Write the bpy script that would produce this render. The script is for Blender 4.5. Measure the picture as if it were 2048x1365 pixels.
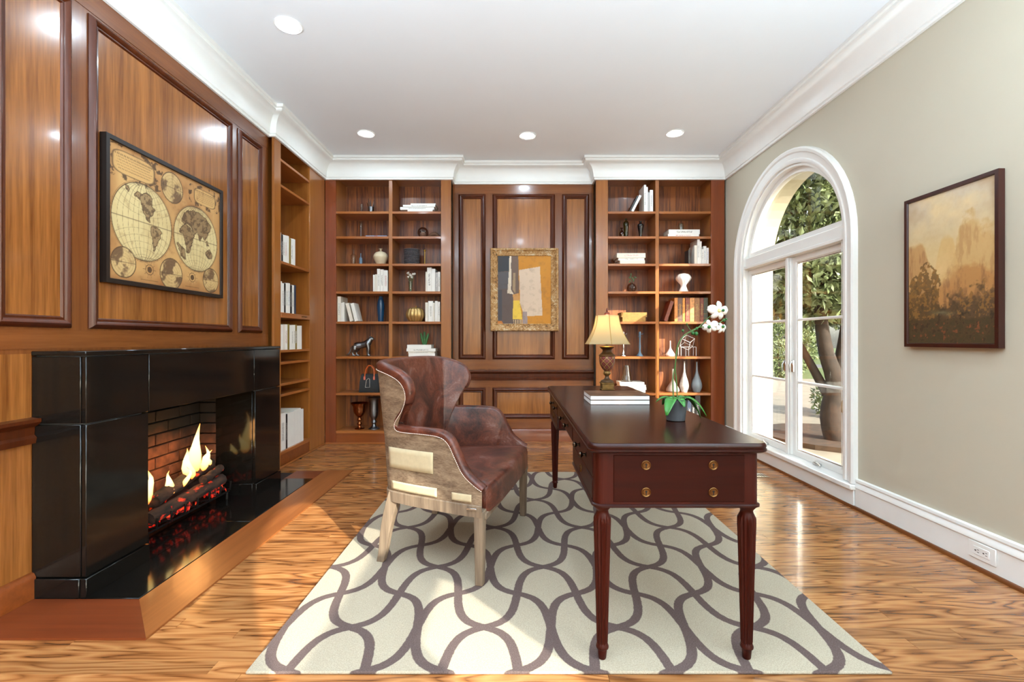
import bpy, bmesh, math, random
import numpy as np
from mathutils import Vector, Matrix
from mathutils.geometry import tessellate_polygon

for o in list(bpy.data.objects):
    bpy.data.objects.remove(o)
random.seed(7); np.random.seed(7)
scene = bpy.context.scene
COL = scene.collection
PI = math.pi

# ------------------------------------------------------------------ camera, world, sun, exposure
FPX, CAMZ, VX, VY = 950.0, 1.12, 1028.0, 680.0
cam_d = bpy.data.cameras.new('camera')
cam_d.sensor_width = 36.0
cam_d.lens = FPX / 2048 * 36.0
cam_d.shift_x = -(VX - 1024) / 2048
cam_d.shift_y = (VY - 682.5) / 2048
cam_d.clip_start = 0.02; cam_d.clip_end = 300
cam = bpy.data.objects.new('camera', cam_d); COL.objects.link(cam)
cam.location = (0, 0, CAMZ); cam.rotation_euler = (PI / 2, 0, 0)
scene.camera = cam

SUNDIR = Vector((0.64, -0.77, 0.41)).normalized()
world = bpy.data.worlds.new('sky_world'); scene.world = world
world.use_nodes = True
wn = world.node_tree; wn.nodes.clear()
wo = wn.nodes.new('ShaderNodeOutputWorld'); wb = wn.nodes.new('ShaderNodeBackground')
sk = wn.nodes.new('ShaderNodeTexSky')
sk.sky_type = 'NISHITA'; sk.sun_disc = False
sk.sun_elevation = math.asin(SUNDIR.z)
sk.sun_rotation = math.atan2(SUNDIR.x, SUNDIR.y)
sk.air_density = 1.0; sk.dust_density = 2.5; sk.ozone_density = 1.0
hs = wn.nodes.new('ShaderNodeHueSaturation'); hs.inputs['Saturation'].default_value = 0.55
wn.links.new(sk.outputs[0], hs.inputs['Color']); wn.links.new(hs.outputs[0], wb.inputs['Color'])
wb.inputs['Strength'].default_value = 0.42
wn.links.new(wb.outputs[0], wo.inputs['Surface'])

sun_d = bpy.data.lights.new('sun', 'SUN'); sun_d.energy = 8.5; sun_d.angle = math.radians(0.4)
sun_d.color = (1.0, 0.93, 0.82)
sun = bpy.data.objects.new('sun', sun_d); COL.objects.link(sun)
sun.rotation_euler = SUNDIR.to_track_quat('Z', 'Y').to_euler()
sun.location = SUNDIR * 40

FILL_UPLIGHT_W = 155.0         # power of one added fill uplighter, out of view
LAMP_COL = (0.68, 0.86, 1.0)   # cool daylight lamps, as the photograph's white balance implies
LAMP_W = 6.0          # power of one recessed ceiling lamp
vs = scene.view_settings
vs.view_transform = 'Standard'; vs.look = 'None'; vs.gamma = 1.0; vs.use_curve_mapping = False
vs.exposure = 0.56

# ------------------------------------------------------------------ main dimensions (metres)
XL, XLB, XR = -2.08, -2.03, 2.28          # panelled wall, left bookcase face, right wall
YB, YC = 5.10, 5.25                       # bookcase face, recessed centre panelling
YR = -3.6                                 # wall behind the camera
HC, ZCR = 3.05, 2.835                     # ceiling, underside of the crown

# ------------------------------------------------------------------ materials
def S(r, g, b, a=1.0):
    f = lambda c: ((c / 255 + 0.055) / 1.055) ** 2.4 if c / 255 > 0.04045 else c / 255 / 12.92
    return (f(r), f(g), f(b), a)

class NT:
    def __init__(s, name):
        s.m = bpy.data.materials.new(name); s.m.use_nodes = True
        s.t = s.m.node_tree; s.t.nodes.clear()
        s.out = s.t.nodes.new('ShaderNodeOutputMaterial')
        s.x = 0
    def n(s, typ, **kw):
        nd = s.t.nodes.new(typ)
        for k, v in kw.items():
            if k.startswith('_'):
                nd.inputs[k[1:].replace('_', ' ')].default_value = v
            else:
                setattr(nd, k, v)
        return nd
    def l(s, a, b): s.t.links.new(a, b)
    def math(s, op, a, b=None, c=None):
        nd = s.t.nodes.new('ShaderNodeMath'); nd.operation = op
        for i, v in enumerate((a, b, c)):
            if v is None: continue
            if isinstance(v, (int, float)): nd.inputs[i].default_value = v
            else: s.l(v, nd.inputs[i])
        return nd.outputs[0]
    def bsdf(s, rough=0.5, metal=0.0, spec=0.5, coat=0.0):
        b = s.t.nodes.new('ShaderNodeBsdfPrincipled')
        b.inputs['Roughness'].default_value = rough; b.inputs['Metallic'].default_value = metal
        b.inputs['Specular IOR Level'].default_value = spec; b.inputs['Coat Weight'].default_value = coat
        b.inputs['Coat Roughness'].default_value = 0.08
        s.l(b.outputs[0], s.out.inputs['Surface']); return b
    def ramp(s, fac, stops):
        r = s.t.nodes.new('ShaderNodeValToRGB'); e = r.color_ramp.elements
        while len(e) < len(stops): e.new(0.5)
        for i, (p, c) in enumerate(stops):
            e[i].position = p; e[i].color = c
        s.l(fac, r.inputs['Fac']); return r.outputs['Color']
    def coords(s, scale=(1, 1, 1), rnd=0.0, island=False):
        tc = s.t.nodes.new('ShaderNodeTexCoord'); mp = s.t.nodes.new('ShaderNodeMapping')
        mp.inputs['Scale'].default_value = scale
        src = tc.outputs['Object']
        if rnd:
            oi = s.t.nodes.new('ShaderNodeObjectInfo')
            rnd_out = oi.outputs['Random']
            if island: rnd_out = s.math('FRACT', s.math('ADD', rnd_out, s.t.nodes.new('ShaderNodeNewGeometry').outputs['Random Per Island']))
            vm = s.t.nodes.new('ShaderNodeVectorMath'); vm.operation = 'ADD'
            cb = s.t.nodes.new('ShaderNodeCombineXYZ')
            s.l(s.math('MULTIPLY', rnd_out, rnd), cb.inputs[0])
            s.l(s.math('MULTIPLY', rnd_out, rnd * 0.73), cb.inputs[1])
            s.l(s.math('MULTIPLY', rnd_out, rnd * 0.37), cb.inputs[2])
            s.l(src, vm.inputs[0]); s.l(cb.outputs[0], vm.inputs[1]); src = vm.outputs[0]
        s.l(src, mp.inputs['Vector']); return mp.outputs[0]
    def noise(s, vec, scale=5, detail=3, rough=0.5, dist=0.0):
        n = s.t.nodes.new('ShaderNodeTexNoise')
        n.inputs['Scale'].default_value = scale; n.inputs['Detail'].default_value = detail
        n.inputs['Roughness'].default_value = rough; n.inputs['Distortion'].default_value = dist
        s.l(vec, n.inputs['Vector']); return n.outputs['Fac']
    def bump(s, h, b, strength=0.1, dist=0.01):
        n = s.t.nodes.new('ShaderNodeBump'); n.inputs['Strength'].default_value = strength
        n.inputs['Distance'].default_value = dist
        s.l(h, n.inputs['Height']); s.l(n.outputs[0], b.inputs['Normal'])

def plain(name, rgb, rough=0.5, metal=0.0, var=0.06, scale=12, spec=0.5, coat=0.0, bump=0.0):
    t = NT(name); b = t.bsdf(rough, metal, spec, coat)
    f = t.noise(t.coords(rnd=3.0), scale, 3)
    c = S(*rgb)
    lo = tuple(max(0, v * (1 - var)) for v in c[:3]) + (1,); hi = tuple(min(1, v * (1 + var)) for v in c[:3]) + (1,)
    t.l(t.ramp(f, [(0.3, lo), (0.7, hi)]), b.inputs['Base Color'])
    if bump: t.bump(f, b, bump)
    return t.m

WG = (0.69, 0.55, 0.42)      # overall depth of the stained woodwork
def wood(name, dark, light, axis='z', rough=0.25, stripe=26.0, coat=0.3, mid=None, rnd=2.0, spec=0.5, contrast=(0.3, 0.7), gain=None):
    t = NT(name); b = t.bsdf(rough, 0, spec, coat)
    sc = {'x': (0.05, 1, 1), 'y': (1, 0.05, 1), 'z': (1, 1, 0.05)}[axis]
    v = t.coords(sc, rnd)
    f1 = t.noise(v, stripe, 3, 0.6); f2 = t.noise(v, stripe * 4.5, 2, 0.5); f3 = t.noise(v, stripe * 0.22, 2, 0.5, 0.4)
    f = t.math('ADD', t.math('MULTIPLY', f1, 0.5), t.math('ADD', t.math('MULTIPLY', f2, 0.2), t.math('MULTIPLY', f3, 0.3)))
    D = lambda c: tuple(v * g_ for v, g_ in zip(S(*c)[:3], gain or WG)) + (1,)
    st = [(contrast[0], D(dark)), (contrast[1], D(light))]
    if mid: st.insert(1, (sum(contrast) / 2, D(mid)))
    t.l(t.ramp(f, st), b.inputs['Base Color'])
    t.bump(f2, b, 0.03, 0.002)
    return t.m

def metal(name, rgb, rough=0.3, var=0.15):
    return plain(name, rgb, rough, 1.0, var, 25)

def emit(name, rgb, strength):
    t = NT(name); e = t.n('ShaderNodeEmission', _Color=S(*rgb), _Strength=strength)
    t.l(e.outputs[0], t.out.inputs['Surface']); return t.m

def glass(name, tint=(0.97, 0.99, 0.98), refl=1.0, rough=0.0):
    t = NT(name)
    tr = t.n('ShaderNodeBsdfTransparent'); tr.inputs['Color'].default_value = (*tint, 1)
    gl = t.n('ShaderNodeBsdfGlossy'); gl.inputs['Roughness'].default_value = rough
    lw = t.n('ShaderNodeLayerWeight', _Blend=0.5)        # Schlick reflectance of a thin sheet
    mx = t.n('ShaderNodeMixShader')
    fr = t.math('ADD', t.math('MULTIPLY', t.math('POWER', lw.outputs['Facing'], 5.0), 0.9), 0.03)
    t.l(t.math('MINIMUM', t.math('MULTIPLY', fr, refl), 1.0), mx.inputs['Fac'])
    t.l(tr.outputs[0], mx.inputs[1]); t.l(gl.outputs[0], mx.inputs[2]); t.l(mx.outputs[0], t.out.inputs['Surface'])
    return t.m

def paintmat(name, rough=0.55, spec=0.3):
    t = NT(name); b = t.bsdf(rough, 0, spec)
    a = t.n('ShaderNodeAttribute', attribute_name='paint')
    f = t.noise(t.coords(), 90, 2)
    t.l(a.outputs['Color'], b.inputs['Base Color']); t.bump(f, b, 0.05, 0.003)
    return t.m

M = {}
M['panel'] = wood('honey_veneer', (124, 76, 34), (200, 142, 78), 'z', 0.22, 30, 0.35, rnd=0.0, contrast=(0.34, 0.66))
M['rail'] = wood('stile_veneer', (112, 66, 32), (156, 102, 56), 'z', 0.25, 26, 0.3, rnd=0.0)
M['rail_y'] = wood('rail_veneer_y', (114, 68, 33), (160, 104, 58), 'y', 0.25, 26, 0.3, rnd=0.0)
M['rail_x'] = wood('rail_veneer_x', (120, 72, 36), (172, 114, 64), 'x', 0.25, 26, 0.3, rnd=0.0)
M['mould'] = wood('dark_moulding', (66, 30, 13), (108, 56, 27), 'z', 0.32, 30, 0.08, rnd=0.0, spec=0.35)
M['case'] = wood('bookcase_veneer', (156, 98, 44), (196, 138, 72), 'z', 0.28, 24, 0.3, rnd=1.5)
M['case_red'] = wood('bookcase_red_veneer', (124, 58, 22), (166, 92, 44), 'z', 0.28, 18, 0.3, rnd=1.5)
M['back'] = wood('ribbon_back_veneer', (104, 54, 20), (184, 118, 58), 'z', 0.4, 46, 0.1, rnd=1.0, contrast=(0.42, 0.58))
M['shelf'] = wood('shelf_veneer', (164, 100, 50), (202, 138, 78), 'x', 0.3, 26, 0.25, rnd=2.0)
M['shelf_y'] = wood('shelf_veneer_y', (164, 100, 50), (202, 138, 78), 'y', 0.3, 26, 0.25, rnd=2.0)
M['kick'] = wood('toe_kick_veneer', (122, 62, 26), (164, 96, 46), 'x', 0.3, 22, 0.3)
M['hearthwood'] = wood('hearth_border_wood', (128, 76, 40), (196, 134, 80), 'y', 0.36, 12, 0.1, mid=(164, 106, 60))
M['hearthwood_x'] = wood('hearth_border_wood_x', (112, 52, 26), (152, 84, 44), 'x', 0.38, 16, 0.1, mid=(134, 68, 36))
M['shoe'] = wood('shoe_moulding_wood', (104, 60, 24), (146, 92, 44), 'y', 0.35, 30, 0.2)
M['white'] = plain('white_trim_paint', (238, 238, 233), 0.35, var=0.01)
M['ceil'] = plain('ceiling_paint', (240, 246, 250), 0.7, var=0.008, scale=3)
M['wall'] = plain('greige_wall_paint', (193, 186, 166), 0.6, var=0.02, scale=2)
M['cream'] = plain('cream_stucco', (178, 169, 146), 0.8, var=0.03, scale=20)
M['granite'] = None
M['desk'] = wood('mahogany', (38, 11, 7), (62, 20, 13), 'y', 0.32, 24, 0.0, spec=0.3)
M['desk_x'] = wood('mahogany_x', (44, 14, 9), (66, 22, 14), 'x', 0.4, 24, 0.0, spec=0.12)
M['desk_z'] = wood('mahogany_z', (54, 16, 10), (82, 28, 18), 'z', 0.4, 30, 0.0, spec=0.2)
M['desktop'] = wood('mahogany_top', (36, 14, 9), (54, 23, 15), 'y', 0.25, 18, 0.0, spec=0.17)
M['brass'] = metal('aged_brass', (112, 78, 44), 0.4)
M['dark'] = plain('dark_void', (12, 9, 8), 0.6)
M['knob'] = metal('dark_bronze_knob', (70, 58, 48), 0.18)
M['iron'] = plain('wrought_iron', (24, 22, 21), 0.55, 0.6)
M['chrome'] = metal('satin_metal', (190, 190, 188), 0.25)
M['page'] = plain('book_pages', (232, 226, 212), 0.8, var=0.05, scale=60)
M['pane'] = glass('window_glass')
M['clear'] = glass('clear_glass', (0.90, 0.93, 0.91), 2.2)
M['green_glass'] = glass('green_glass', (0.35, 0.42, 0.16), 2.0)
M['amber_glass'] = glass('amber_glass', (0.45, 0.16, 0.07), 2.0)
M['smoke_glass'] = glass('smoke_glass', (0.55, 0.42, 0.36), 2.0)

def granite():
    t = NT('black_granite'); b = t.bsdf(0.11, 0, 0.4)
    f = t.noise(t.coords(rnd=2.0), 220, 2)
    t.l(t.ramp(f, [(0.45, S(14, 13, 12)), (0.75, S(28, 27, 24))]), b.inputs['Base Color']); return t.m
M['granite'] = granite()
M['grout'] = plain('grey_grout', (120, 122, 122), 0.6)

def brick_mat():
    t = NT('fire_brick'); b = t.bsdf(0.85)
    v = t.coords(rnd=5.0); f = t.noise(v, 14, 4)
    base = t.ramp(f, [(0.3, S(66, 36, 22)), (0.7, S(122, 72, 46))])
    tc = t.n('ShaderNodeTexCoord'); sp = t.n('ShaderNodeSeparateXYZ'); t.l(tc.outputs['Object'], sp.inputs[0])      # upper bricks painted black for the unlit top of the firebox
    shade_z = t.math('ADD', sp.outputs[2], t.math('MULTIPLY', t.noise(t.coords(), 5, 3), 0.25))
    mr = t.n('ShaderNodeMapRange'); mr.inputs['From Min'].default_value = 0.50; mr.inputs['From Max'].default_value = 0.68; t.l(shade_z, mr.inputs['Value'])
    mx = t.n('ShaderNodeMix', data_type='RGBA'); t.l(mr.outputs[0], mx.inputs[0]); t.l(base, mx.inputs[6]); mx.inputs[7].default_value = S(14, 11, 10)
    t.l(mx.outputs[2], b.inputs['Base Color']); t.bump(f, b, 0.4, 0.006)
    return t.m
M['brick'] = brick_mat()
M['soot'] = plain('sooty_mortar', (40, 30, 26), 0.9)

def oak_floor():
    t = NT('oak_strip_floor'); b = t.bsdf(0.24, 0, 0.5, 0.35)
    v = t.coords((0.60, 4.6, 1), 31.0, True)
    n1 = t.noise(v, 2.2, 2, 0.45, 0.25)
    rings = t.math('FRACT', t.math('MULTIPLY', n1, 10.0))
    line = t.math('SMOOTH_MIN', rings, t.math('SUBTRACT', 1.0, rings), 0.15)
    v2 = t.coords((1.2, 60, 1), 11.0, True); n2 = t.noise(v2, 3.0, 3, 0.6)
    n3 = t.noise(t.coords((0.7, 2.0, 1), 17.0, True), 1.2, 2)
    f = t.math('ADD', t.math('MULTIPLY', line, 0.75), t.math('ADD', t.math('MULTIPLY', n2, 0.42), t.math('MULTIPLY', n3, 0.30)))
    oi = t.n('ShaderNodeObjectInfo')
    col = t.ramp(f, [(0.30, S(76, 39, 17)), (0.42, S(134, 83, 43)), (0.54, S(160, 105, 59)), (0.85, S(186, 133, 82))])
    hsv = t.n('ShaderNodeHueSaturation')
    t.l(col, hsv.inputs['Color']); ri = t.math('FRACT', t.math('ADD', oi.outputs['Random'], t.n('ShaderNodeNewGeometry').outputs['Random Per Island']))
    t.l(t.math('ADD', t.math('MULTIPLY', ri, 0.40), 0.80), hsv.inputs['Value'])
    t.l(hsv.outputs[0], b.inputs['Base Color']); t.bump(f, b, 0.05, 0.002)
    return t.m
M['oak'] = oak_floor()

def rug_mat():
    t = NT('trellis_rug'); b = t.bsdf(0.95, 0, 0.1)
    tc = t.n('ShaderNodeTexCoord'); sp = t.n('ShaderNodeSeparateXYZ'); t.l(tc.outputs['Object'], sp.inputs[0])
    AX, AY, a = 0.2575, 0.487, 0.205
    u = t.math('DIVIDE', t.math('SUBTRACT', sp.outputs[0], 0.40), AX)
    v = t.math('DIVIDE', t.math('SUBTRACT', sp.outputs[1], 1.831), AY)
    s = t.math('MULTIPLY', t.math('ADD', u, v), PI); d = t.math('MULTIPLY', t.math('SUBTRACT', u, v), PI)
    def fam(main, ph):
        F = t.math('SUBTRACT', t.math('DIVIDE', main, PI), t.math('MULTIPLY', t.math('SINE', ph), a))
        fr = t.math('ABSOLUTE', t.math('SUBTRACT', F, t.math('ROUND', F)))
        k = t.math('MULTIPLY', t.math('COSINE', ph), a * PI)
        gu = t.math('DIVIDE', t.math('SUBTRACT', 1.0, k), AX); gv = t.math('DIVIDE', t.math('ADD', 1.0, k), AY)
        g = t.math('SQRT', t.math('ADD', t.math('MULTIPLY', gu, gu), t.math('MULTIPLY', gv, gv)))
        return t.math('DIVIDE', fr, g)
    dist = t.math('MINIMUM', fam(d, s), fam(s, d))
    wob = t.noise(t.coords(), 70, 1)
    dist = t.math('ADD', dist, t.math('MULTIPLY', t.math('SUBTRACT', wob, 0.5), 0.004))
    mask = t.n('ShaderNodeMapRange'); mask.inputs['From Min'].default_value = 0.0165; mask.inputs['From Max'].default_value = 0.0195
    mask.inputs['To Min'].default_value = 1.0; mask.inputs['To Max'].default_value = 0.0
    t.l(dist, mask.inputs['Value'])
    pile = t.noise(t.coords(), 260, 2)
    light = t.ramp(pile, [(0.3, S(160, 149, 130)), (0.7, S(187, 176, 155))]); dark = t.ramp(pile, [(0.3, S(86, 72, 69)), (0.7, S(108, 92, 88))])
    mx = t.n('ShaderNodeMix', data_type='RGBA'); t.l(mask.outputs[0], mx.inputs[0]); t.l(light, mx.inputs[6]); t.l(dark, mx.inputs[7])
    t.l(mx.outputs[2], b.inputs['Base Color']); t.bump(pile, b, 0.5, 0.004)
    return t.m

def leather():
    t = NT('worn_brown_leather'); b = t.bsdf(0.36, 0, 0.45)
    v = t.coords(); n1 = t.noise(v, 6.5, 6, 0.7, 0.9); n2 = t.noise(v, 70, 4, 0.75)
    f = t.math('ADD', t.math('MULTIPLY', n1, 0.75), t.math('MULTIPLY', n2, 0.25))
    t.l(t.ramp(f, [(0.35, S(38, 21, 18)), (0.46, S(72, 36, 26)), (0.55, S(98, 49, 33)), (0.67, S(120, 94, 87))]), b.inputs['Base Color'])
    t.bump(f, b, 0.35, 0.006); return t.m
def worn_fabric():
    t = NT('distressed_brown_fabric'); b = t.bsdf(0.9, 0, 0.2)
    n1 = t.noise(t.coords((1, 1, 3.5)), 7, 5, 0.7, 0.5); n2 = t.noise(t.coords((1, 1, 6)), 60, 3, 0.7)
    f = t.math('ADD', t.math('MULTIPLY', n1, 0.6), t.math('MULTIPLY', n2, 0.4))
    t.l(t.ramp(f, [(0.33, S(72, 56, 44)), (0.5, S(122, 102, 82)), (0.68, S(160, 140, 116))]), b.inputs['Base Color'])
    t.bump(n2, b, 0.2, 0.003); return t.m
M['leather'] = leather(); M['fabric'] = worn_fabric()
M['weathered'] = wood('weathered_oak', (84, 68, 54), (148, 128, 106), 'z', 0.75, 40, 0.0, gain=(1, 1, 1))
M['cream_cloth'] = plain('cream_canvas', (188, 174, 142), 0.9, var=0.06, scale=40)
M['thread'] = plain('white_thread', (224, 210, 196), 0.8)

# ------------------------------------------------------------------ mesh building
class MB:
    def __init__(s): s.bm = bmesh.new()
    def box(s, x0, x1, y0, y1, z0, z1, bev=0.0, seg=1):
        r = bmesh.ops.create_cube(s.bm, size=1.0)
        vs_ = r['verts']
        for v in vs_:
            v.co = Vector(((x0 + x1) / 2 + v.co.x * (x1 - x0), (y0 + y1) / 2 + v.co.y * (y1 - y0), (z0 + z1) / 2 + v.co.z * (z1 - z0)))
        if bev > 0:
            es = set()
            for v in vs_: es.update(v.link_edges)
            bmesh.ops.bevel(s.bm, geom=list(es), offset=bev, segments=seg, affect='EDGES', profile=0.5)
        return s
    def lathe(s, prof, c=(0, 0, 0), seg=24, fn=None, axis='z', cap=True):
        rings = []
        for (r, z) in prof:
            ring = []
            for k in range(seg):
                a = 2 * PI * k / seg
                rr = r * (fn(a, z) if fn else 1.0)
                p = (rr * math.cos(a), rr * math.sin(a), z)
                if axis == 'x': p = (p[2], p[0], p[1])
                elif axis == 'y': p = (p[0], p[2], p[1])
                ring.append(s.bm.verts.new(Vector(c) + Vector(p)))
            rings.append(ring)
        for i in range(len(rings) - 1):
            for k in range(seg):
                s.bm.faces.new((rings[i][k], rings[i][(k + 1) % seg], rings[i + 1][(k + 1) % seg], rings[i + 1][k]))
        if cap:
            s.bm.faces.new(rings[0]); s.bm.faces.new(rings[-1])
        return s
    def tube(s, pts, r, seg=8, cap=True, flat=1.0):
        pts = [Vector(p) for p in pts]; n = len(pts)
        rs = r if isinstance(r, (list, tuple)) else [r] * n
        up = Vector((0, 0, 1)); rings = []; prev = None
        for i, p in enumerate(pts):
            t = (pts[min(i + 1, n - 1)] - pts[max(i - 1, 0)]).normalized()
            if prev is None:
                a = t.cross(up)
                if a.length < 0.05: a = t.cross(Vector((1, 0, 0)))
                a.normalize()
            else:
                a = (prev - t * prev.dot(t)).normalized()
            prev = a; b = t.cross(a)
            rings.append([s.bm.verts.new(p + (a * math.cos(2 * PI * k / seg) + b * math.sin(2 * PI * k / seg) * flat) * rs[i]) for k in range(seg)])
        for i in range(n - 1):
            for k in range(seg):
                s.bm.faces.new((rings[i][k], rings[i][(k + 1) % seg], rings[i + 1][(k + 1) % seg], rings[i + 1][k]))
        if cap:
            s.bm.faces.new(rings[0]); s.bm.faces.new(rings[-1])
        return s
    def prism(s, outer, fmap, h0, h1, holes=()):
        loops = [list(outer)] + [list(h) for h in holes]
        tris = tessellate_polygon([[Vector((a, b, 0)) for a, b in lp] for lp in loops])
        flat = [p for lp in loops for p in lp]
        v0 = [s.bm.verts.new(fmap(a, b, h0)) for a, b in flat]; v1 = [s.bm.verts.new(fmap(a, b, h1)) for a, b in flat]
        for t in tris:
            try:
                s.bm.faces.new([v0[i] for i in t]); s.bm.faces.new([v1[i] for i in reversed(t)])
            except ValueError: pass
        k = 0
        for lp in loops:
            n = len(lp)
            for i in range(n):
                a, b = k + i, k + (i + 1) % n
                try: s.bm.faces.new((v0[a], v0[b], v1[b], v1[a]))
                except ValueError: pass
            k += n
        return s
    def sweep(s, path, prof, fmap, closed=False, cap=True):
        n = len(path); rings = []
        for i in range(n):
            p = Vector(path[i])
            d1 = (p - Vector(path[i - 1])).normalized() if (closed or i > 0) else None
            d2 = (Vector(path[(i + 1) % n]) - p).normalized() if (closed or i < n - 1) else None
            if d1 is None: d1 = d2
            if d2 is None: d2 = d1
            n1, n2 = Vector((d1.y, -d1.x)), Vector((d2.y, -d2.x))
            m = (n1 + n2) / max(0.15, 1 + n1.dot(n2))
            rings.append([s.bm.verts.new(fmap(p.x + m.x * o, p.y + m.y * o, h)) for o, h in prof])
        k = len(prof); last = n if closed else n - 1
        for i in range(last):
            A, B = rings[i], rings[(i + 1) % n]
            for j in range(k):
                s.bm.faces.new((A[j], A[(j + 1) % k], B[(j + 1) % k], B[j]))
        if cap and not closed:
            s.bm.faces.new(rings[0]); s.bm.faces.new(rings[-1])
        return s
    def grid(s, P):      # P[i][j] points
        V = [[s.bm.verts.new(p) for p in row] for row in P]
        for i in range(len(V) - 1):
            for j in range(len(V[0]) - 1):
                s.bm.faces.new((V[i][j], V[i + 1][j], V[i + 1][j + 1], V[i][j + 1]))
        return s
    def ball(s, c, r, seg=16, rings=10):
        if not isinstance(r, (tuple, list)): r = (r, r, r)
        ret = bmesh.ops.create_uvsphere(s.bm, u_segments=seg, v_segments=rings, radius=1.0)
        for v in ret['verts']: v.co = Vector((c[0] + v.co.x * r[0], c[1] + v.co.y * r[1], c[2] + v.co.z * r[2]))
        return s
    def xf(s, mat):
        bmesh.ops.transform(s.bm, matrix=mat, verts=s.bm.verts); return s
    def build(s, name, mat, parent=None, smooth=40, loc=None, recalc=True):
        if recalc: bmesh.ops.recalc_face_normals(s.bm, faces=s.bm.faces)
        me = bpy.data.meshes.new(name); s.bm.to_mesh(me); s.bm.free()
        if smooth:
            for p in me.polygons: p.use_smooth = True
            me.set_sharp_from_angle(angle=math.radians(smooth))
        me.materials.append(M[mat] if isinstance(mat, str) else mat)
        o = bpy.data.objects.new(name, me); COL.objects.link(o)
        if parent: o.parent = parent
        if loc: o.location = loc
        return o

def tag(o, label=None, cat=None, group=None, kind=None):
    if label: o['label'] = label
    if cat: o['category'] = cat
    if group: o['group'] = group
    if kind: o['kind'] = kind
    return o
def empty(name, loc=(0, 0, 0), rz=0.0):
    o = bpy.data.objects.new(name, None); COL.objects.link(o); o.location = loc; o.rotation_euler = (0, 0, rz)
    o.empty_display_size = 0.05; return o
def thing(name, label, cat, loc=(0, 0, 0), rz=0.0, group=None):
    return tag(empty(name, loc, rz), label, cat, group)
def struct(o): o['kind'] = 'structure'; return o
def bx(name, mat, parent, x0, x1, y0, y1, z0, z1, bev=0.0, smooth=40):
    return MB().box(min(x0, x1), max(x0, x1), min(y0, y1), max(y0, y1), min(z0, z1), max(z0, z1), bev).build(name, mat, parent, smooth)
def arc(cx, cy, r, a0, a1, n): return [(cx + r * math.cos(math.radians(a0 + (a1 - a0) * i / n)), cy + r * math.sin(math.radians(a0 + (a1 - a0) * i / n))) for i in range(n + 1)]
def spline(pts, n):
    """Catmull-Rom through pts (tuples), n samples."""
    P = [np.array(p, float) for p in pts]; P = [2 * P[0] - P[1]] + P + [2 * P[-1] - P[-2]]
    out = []; m = len(P) - 3
    for k in range(n):
        t = k / (n - 1) * m; i = min(int(t), m - 1); t -= i
        a, b, c, d = P[i:i + 4]
        out.append(tuple(0.5 * ((2 * b) + (c - a) * t + (2 * a - 5 * b + 4 * c - d) * t * t + (3 * b - a - 3 * c + d) * t ** 3)))
    return out
ORD = ['', 'first', 'second', 'third', 'fourth', 'fifth', 'sixth', 'seventh', 'eighth', 'ninth', 'tenth', 'eleventh', 'twelfth']
fX = lambda px, Y: (px - VX) * Y / FPX
fZ = lambda py, Y: CAMZ + (VY - py) * Y / FPX

# ================================================================== STRUCTURE
# ---- floor: every strip in view its own plank
floor = struct(MB().box(-2.75, 2.62, YR - 0.1, 5.62, -0.20, -0.021).build('floor', 'soot', None, 0))
PW = 0.0635
rnd = random.Random(3)
y = 1.40; row = 0; far = MB()
while y < YC - 0.002:
    y1 = min(y + PW, YC - 0.002)
    xlo = -1.372 if 1.765 < y + PW / 2 < 4.05 else (XL + 0.004 if y < 4.05 else XLB + 0.01)
    xhi = XR - 0.004
    x = xlo - rnd.uniform(0.0, 0.9)
    while x < xhi:
        L = rnd.uniform(0.75, 1.75); a, b = max(x, xlo), min(x + L, xhi)
        x += L
        if b - a < 0.03: continue
        cx, cy = (a + b) / 2, (y + y1) / 2
        o = MB().box(a - cx + 0.0006, b - cx - 0.0006, y - cy + 0.0005, y1 - cy - 0.0005, -0.02, 0.0).build('plank', 'oak', floor, 0)
        o.location = (cx, cy, 0)
    y += PW; row += 1
y = YR
while y < 1.399:
    y1 = min(y + PW, 1.4); x = XL
    while x < XR:
        L = rnd.uniform(0.8, 1.8); b = min(x + L, XR)
        far.box(x + 0.0006, b - 0.0006, y + 0.0005, y1 - 0.0005, -0.02, 0.0); x += L
    y += PW
tag(far.build('planks', 'oak', floor, 0), kind='stuff')

# ---- ceiling
struct(MB().box(-2.75, 2.62, YR - 0.1, 5.62, HC, HC + 0.12).build('ceiling', 'ceil', None, 0))

# ---- right wall with arched windows
WY = [4.005, -1.62]                       # centres of the arched windows
HW, ZS, ZSB = 0.737, 1.83, 0.15           # half width of the opening, spring line, sill
def arch(cy, hw, zs, zb, n=28):
    return [(cy - hw, zb)] + [(cy - hw * math.cos(PI * i / n), zs + hw * math.sin(PI * i / n)) for i in range(n + 1)] + [(cy + hw, zb)]
wx = lambda off: (lambda a, b, h: Vector((off + h, a, b)))
holes = [arch(c, HW, ZS, ZSB) for c in WY]
wallr = struct(MB().prism([(YR, 0), (5.62, 0), (5.62, HC), (YR, HC)], wx(XR), 0, 0.12, holes).build('wall_right', 'wall', None, 0))
MB().prism([(YR, -0.3), (5.62, -0.3), (5.62, HC + 0.4), (YR, HC + 0.4)], wx(XR + 0.121), 0, 0.18, [arch(c, HW - 0.005 + 0.25 * k, ZS, ZSB - 0.01) for k, c in enumerate(WY)]).build('exterior_stucco', 'cream', wallr, 0)  # outer hole of the unseen window widened to enlarge its sun patch

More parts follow.
